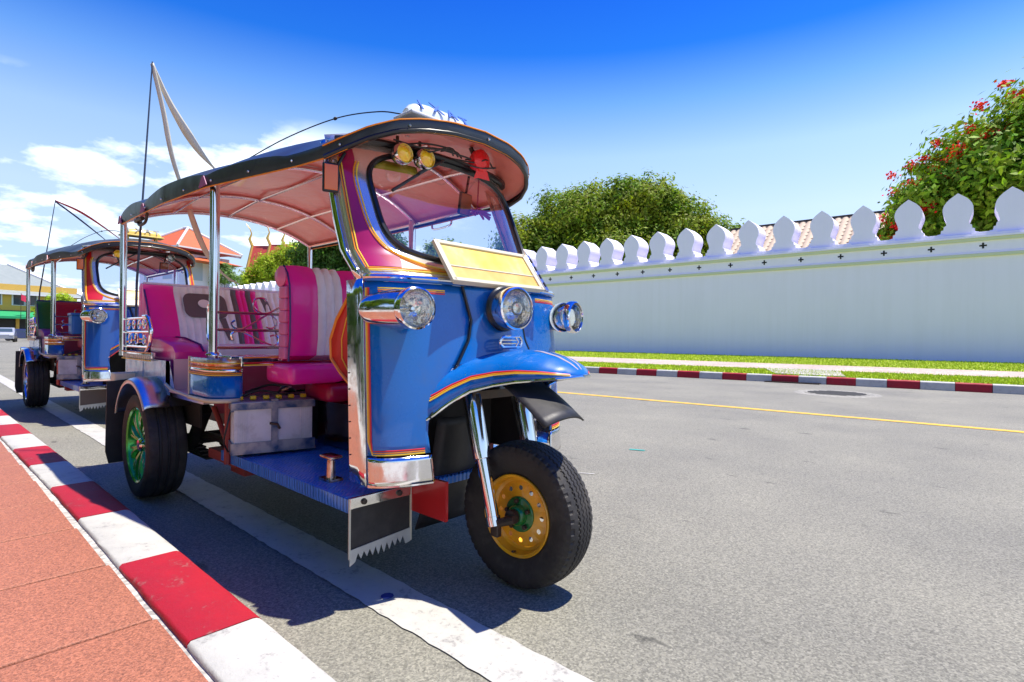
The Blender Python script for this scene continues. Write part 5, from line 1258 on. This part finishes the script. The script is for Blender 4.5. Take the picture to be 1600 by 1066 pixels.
        b.build('lens', mat('red_plastic_wrap', (.80, .012, .02), .3, coat=.4, bump=(30, 1.)), e, smooth=40); MB().tube([(-.03, 0, .03), (-.03, -.02, .06)], .01, 6).build('stalk', STEEL, e)
    else:
        e = lamp(-.44, -.22, 1.545, .036, .04, m_lens=YLENS, nm='fog_lamp', body=YLENS); MB().tube([(-.0, 0, -.04), (.0, .03, -.12)], .008, 6).build('stalk', STEEL, e)
        e = lamp(-.44, .22, 1.555, .036, .05, nm='fog_lamp', body=CHROME)
    # mirrors
    mr = empty('side_mirror', (-.57, -.478, 1.435)); mr.parent = T; mr.rotation_euler = (0, 0, R(-18))
    b = MB(); b.box((0, 0, 0), (.014, .058, .105), bev=.02); b.tube([(0, .02, .04), (-.01, .05, .10)], .006, 6); b.build('frame', GASKET, mr)
    MB().box((.008, 0, 0), (.004, .046, .090), bev=.002).build('orange_back', ORANGEL, mr)
    mr = empty('inner_mirror', (-.62, .21, 1.475)); mr.parent = T; mr.rotation_euler = (0, R(8), R(10))
    b = MB(); b.box((0, 0, 0), (.014, .082, .10), bev=.01); b.tube([(0, .0, .04), (-.01, .02, .13)], .006, 6); b.build('frame', GASKET, mr)
    MB().box((.008, 0, 0), (.004, .072, .09), bev=.002).build('orange_back', mat('brown_orange', (.42, .10, .03), .4), mr)
    # yellow sun strip, pennant, interior fan bits
    if not second:
        b = MB(); b.grid([[(XF_up(y, z)-.012, y, z) for y in [lerp(-.345, -.16, k/8) for k in range(9)]] for z in (1.53, 1.492)]); b.build('sun_strip', mat('yellow_strip', (.62, .50, .02), .5), T, solid=.002)
        b = MB(); b.tube([(-.58, .26, 1.60), (-.60, .27, 1.46)], .004, 5)
        for k in range(18): b.tube([(-.60, .27, 1.46), (-.60+random.uniform(-.03, .03), .27+random.uniform(-.05, .07), 1.43+random.uniform(-.02, .03))], .005, 5)
        b.build('plastic_garland', mat('pink_garland', (.55, .02, .10), .4), T)
    # wiper
    b = MB(); p0, p1 = (-.34, -.125, 1.60), None
    b.tube([(XF_up(-.05, 1.575)+.03, -.05, 1.575), (XF_up(-.19, 1.49)+.03, -.19, 1.49)], .0065, 6)
    b.tube([(XF_up(-.14, 1.52)+.022, -.14, 1.52), (XF_up(-.31, 1.40)+.02, -.31, 1.40)], .006, 6); b.build('wiper', BLACK, T)
    # steering bar and column inside
    b = MB(); b.tube([(-.33, 0, .80), (-.50, 0, 1.10)], .02, 10); b.tube(curve_pts([(-.62, -.30, 1.08), (-.55, -.22, 1.10), (-.50, 0, 1.10), (-.55, .22, 1.10), (-.62, .30, 1.08)], 6), .012, 8); b.build('handlebar', BLACK, T)
    # ---- roof sign with the word as it stands in the photo
    ts = empty('roof_sign', (-.56, 0, 1.745)); ts.parent = T
    rows = []
    for k in range(25):
        y = -.165+.33*k/24; e_ = (1-abs(y/.166)**3.2)**.5; rows.append([(.052*math.cos(a)*(.35+.65*e_), y, .012+(.062*math.sin(a))*(.25+.75*e_)) for a in [PI*q/12 for q in range(13)]])
    b = MB(); b.grid(rows); b.add(rows[0], [tuple(range(13))]); b.add(rows[-1], [tuple(range(13))]); b.build('sign_body', P_['signbody'], ts, smooth=55)
    b = MB(); b.box((0, 0, .004), (.125, .36, .014), bev=.005); b.tube([(-.03, -.12, 0), (-.05, -.12, -.055)], .008, 6); b.tube([(.03, -.12, 0), (.05, -.12, -.055)], .008, 6); b.tube([(-.03, .12, 0), (-.05, .12, -.055)], .008, 6); b.tube([(.03, .12, 0), (.05, .12, -.055)], .008, 6)
    b.build('sign_base', WT2 if not second else SIGNY, ts)
    for k, ch in enumerate('IXAT'):
        y = -.118+.079*k; e_ = (1-abs(y/.166)**3.2)**.5; tl_ = R(52)
        # stand the letter on the curved front face
        cx, cz = .052*math.cos(R(42))*(.35+.65*e_)+.003, .012+.062*math.sin(R(42))*(.25+.75*e_)+.003
        M_ = Matrix.Translation((cx, y, cz))@Matrix.Rotation(PI/2, 4, 'Z')@Matrix.Rotation(tl_, 4, 'X')
        text_mesh('letter', ch, .080, M_, P_['letter'], ts, .0015)
    # whip aerial leaning back from the sign
    b = MB(); b.tube(curve_pts([(-.60, -.15, 1.77), (-.72, -.19, 1.80), (-.95, -.25, 1.815), (-1.25, -.33, 1.78), (-1.55, -.40, 1.72)], 8), .0028, 6); b.lathe([(-.012, 0), (-.006, .007), (.006, .007), (.012, 0)], Matrix.Translation((-.95, -.25, 1.815)), 8); b.build('aerial', BLACK, T)
    # ---- flag whip with ribbon at the rear corner
    b = MB(); b.tube([(-2.90, -.535, .75), (-2.90, -.53, 1.2), (-2.90, -.455, 2.64)] if not second else [(-2.90, -.53, .75), (-2.90, -.50, 1.3), (-2.90, -.36, 2.42)], [.008, .0075, .004], 8); b.build('flag_whip', mat('whip_blue_grey', (.05, .07, .12), .4), T)
    return T
RIBW = mat('ribbon_cream', (.80, .76, .60), .6, noise=(20, .3, (.66, .63, .50)))
def ribbon(T, name, ctrl, wds, m, n=14):
    pts = curve_pts(ctrl, n); N_ = len(pts); rows = []
    for i, p in enumerate(pts):
        t = i/(N_-1); wv = interp(t, wds)*1.25; a = .75*math.sin(t*5+.5); rows.append([tuple(p+Vector((.73*math.cos(a)*wv*.5, .68*math.cos(a)*wv*.5, math.sin(a)*wv*.3))*s_) for s_ in (-1, 0, 1)])
    b = MB(); b.grid(rows); return b.build(name, m, T, smooth=60, solid=.001)

PAL1 = dict(body=BLUE, pillar=MAGENTA, canvas=CANVAS, lining=LINING, rimf=RIMY, hub=GREEN, alloy=LIME, seatA=PINK, seatB=WHITEV, seatC=GREYV, seatpale=mat('pale_pink_vinyl', (.78, .18, .36), .35, bump=(20, .6)),
            arm=PURPLE, partition=mat('clear_rose_panel', (.48, .09, .13), .12, coat=.8), plate=BLUEPLATE, seatbase=mat('crimson_vinyl', (.42, .006, .05), .3, coat=.3, bump=(10, .4)), cowl=mat('cowl_pearl', (.90, .86, .78), .16, .75, coat=.6, bump=(5, .1)),
            glass=GLASS, apron=mat('red_leather', (.62, .03, .02), .4, bump=(9, .6)), valance=CANVAS, bow=mat('rose_chrome', (.80, .66, .64), .18, 1.), patch=mat('magenta_patch', (.28, .04, .16), .5),
            signbody=mat('sign_white', (.72, .78, .78), .25, coat=.6), letter=mat('letter_blue', (.01, .10, .50), .4), fender=mat('blue_chrome', (.62, .66, .74), .3, 1., bump=(5, .2)))
T1 = tuktuk(PAL1, (0, 0, 0), 0, 'blue three-wheeled taxi with pink and white seats parked in front')
ribbon(T1, 'ribbon', [(-2.90, -.457, 2.63), (-2.88, -.40, 2.35), (-2.86, -.35, 2.05), (-2.84, -.28, 1.80), (-2.83, -.18, 1.50), (-2.82, -.08, 1.33), (-2.82, .04, 1.24)], [(0, .02), (.25, .035), (.45, .02), (.7, .05), (1, .08)], RIBW)
ribbon(T1, 'ribbon', [(-2.90, -.457, 2.63), (-2.86, -.36, 2.38), (-2.80, -.22, 2.12), (-2.74, -.12, 1.98), (-2.68, -.03, 1.88)], [(0, .015), (.4, .05), (.7, .03), (1, .004)], RIBW)

PAL2 = dict(PAL1); PAL2.update(body=mat('deep_blue_paint', (.004, .075, .36), .28, coat=1.), pillar=REDPAINT, canvas=mat('canvas_olive', (.035, .042, .038), .4, bump=(6, .5)), lining=mat('lining_red', (.45, .03, .03), .4, bump=(9, .8)),
    seatA=mat('crimson_seat', (.33, .012, .05), .4, bump=(14, .4)), seatB=mat('crimson_seat2', (.30, .012, .05), .4), seatC=mat('green_seat', (.01, .13, .02), .4, bump=(12, .4)), seatpale=GREYV, arm=mat('violet_arm', (.3, .03, .2), .4),
    rimf=CHROMET, hub=STEEL, alloy=mat('alloy_blue', (.25, .4, .7), .2, .8), patch=REDPAINT, signbody=mat('sign_cream_yellow', (.80, .55, .10), .35, coat=.4), letter=mat('letter_dark', (.01, .03, .06), .5), apron=WHITEV, fender=mat('blue_chrome2', (.35, .45, .62), .14, 1.), cowl=mat('cowl_pearl2', (.75, .74, .74), .2, .6, coat=.5), bow=CHROMET, valance=mat('valance2', (.04, .042, .045), .5))
T2 = tuktuk(PAL2, (-5.14, .08, 0), R(0), 'second blue three-wheeled taxi with red and green seats and yellow roof sign', second=True); T2.scale = (1.07, 1.07, 1.09); T2.location = (-4.99, .12, 0)
RR = mat('ribbon_red', (.55, .02, .04), .6); RB = mat('ribbon_navy', (.02, .03, .12), .6)
ribbon(T2, 'ribbon', [(-2.90, -.362, 2.41), (-2.80, -.1, 2.28), (-2.65, .25, 2.0), (-2.55, .55, 1.72)], [(0, .02), (.3, .03), (1, .012)], RR)
ribbon(T2, 'ribbon', [(-2.90, -.362, 2.40), (-2.82, -.15, 2.22), (-2.70, .10, 1.98), (-2.6, .35, 1.72)], [(0, .02), (.3, .02), (1, .02)], RB)
# blue storage box on the second taxi's rear shelf
bx_ = empty('storage_box', (-4.99-1.36*1.07, .12-.22*1.07, .79*1.09)); col_tag(bx_, 'blue plastic storage box standing in the second taxi', 'box')
MB().box((0, 0, .11), (.22, .46, .21), bev=.02).build('box_body', mat('blue_plastic', (.02, .16, .50), .35), bx_)
MB().box((0, 0, .225), (.235, .475, .03), bev=.01).build('lid', mat('blue_plastic_lid', (.015, .13, .44), .35), bx_)
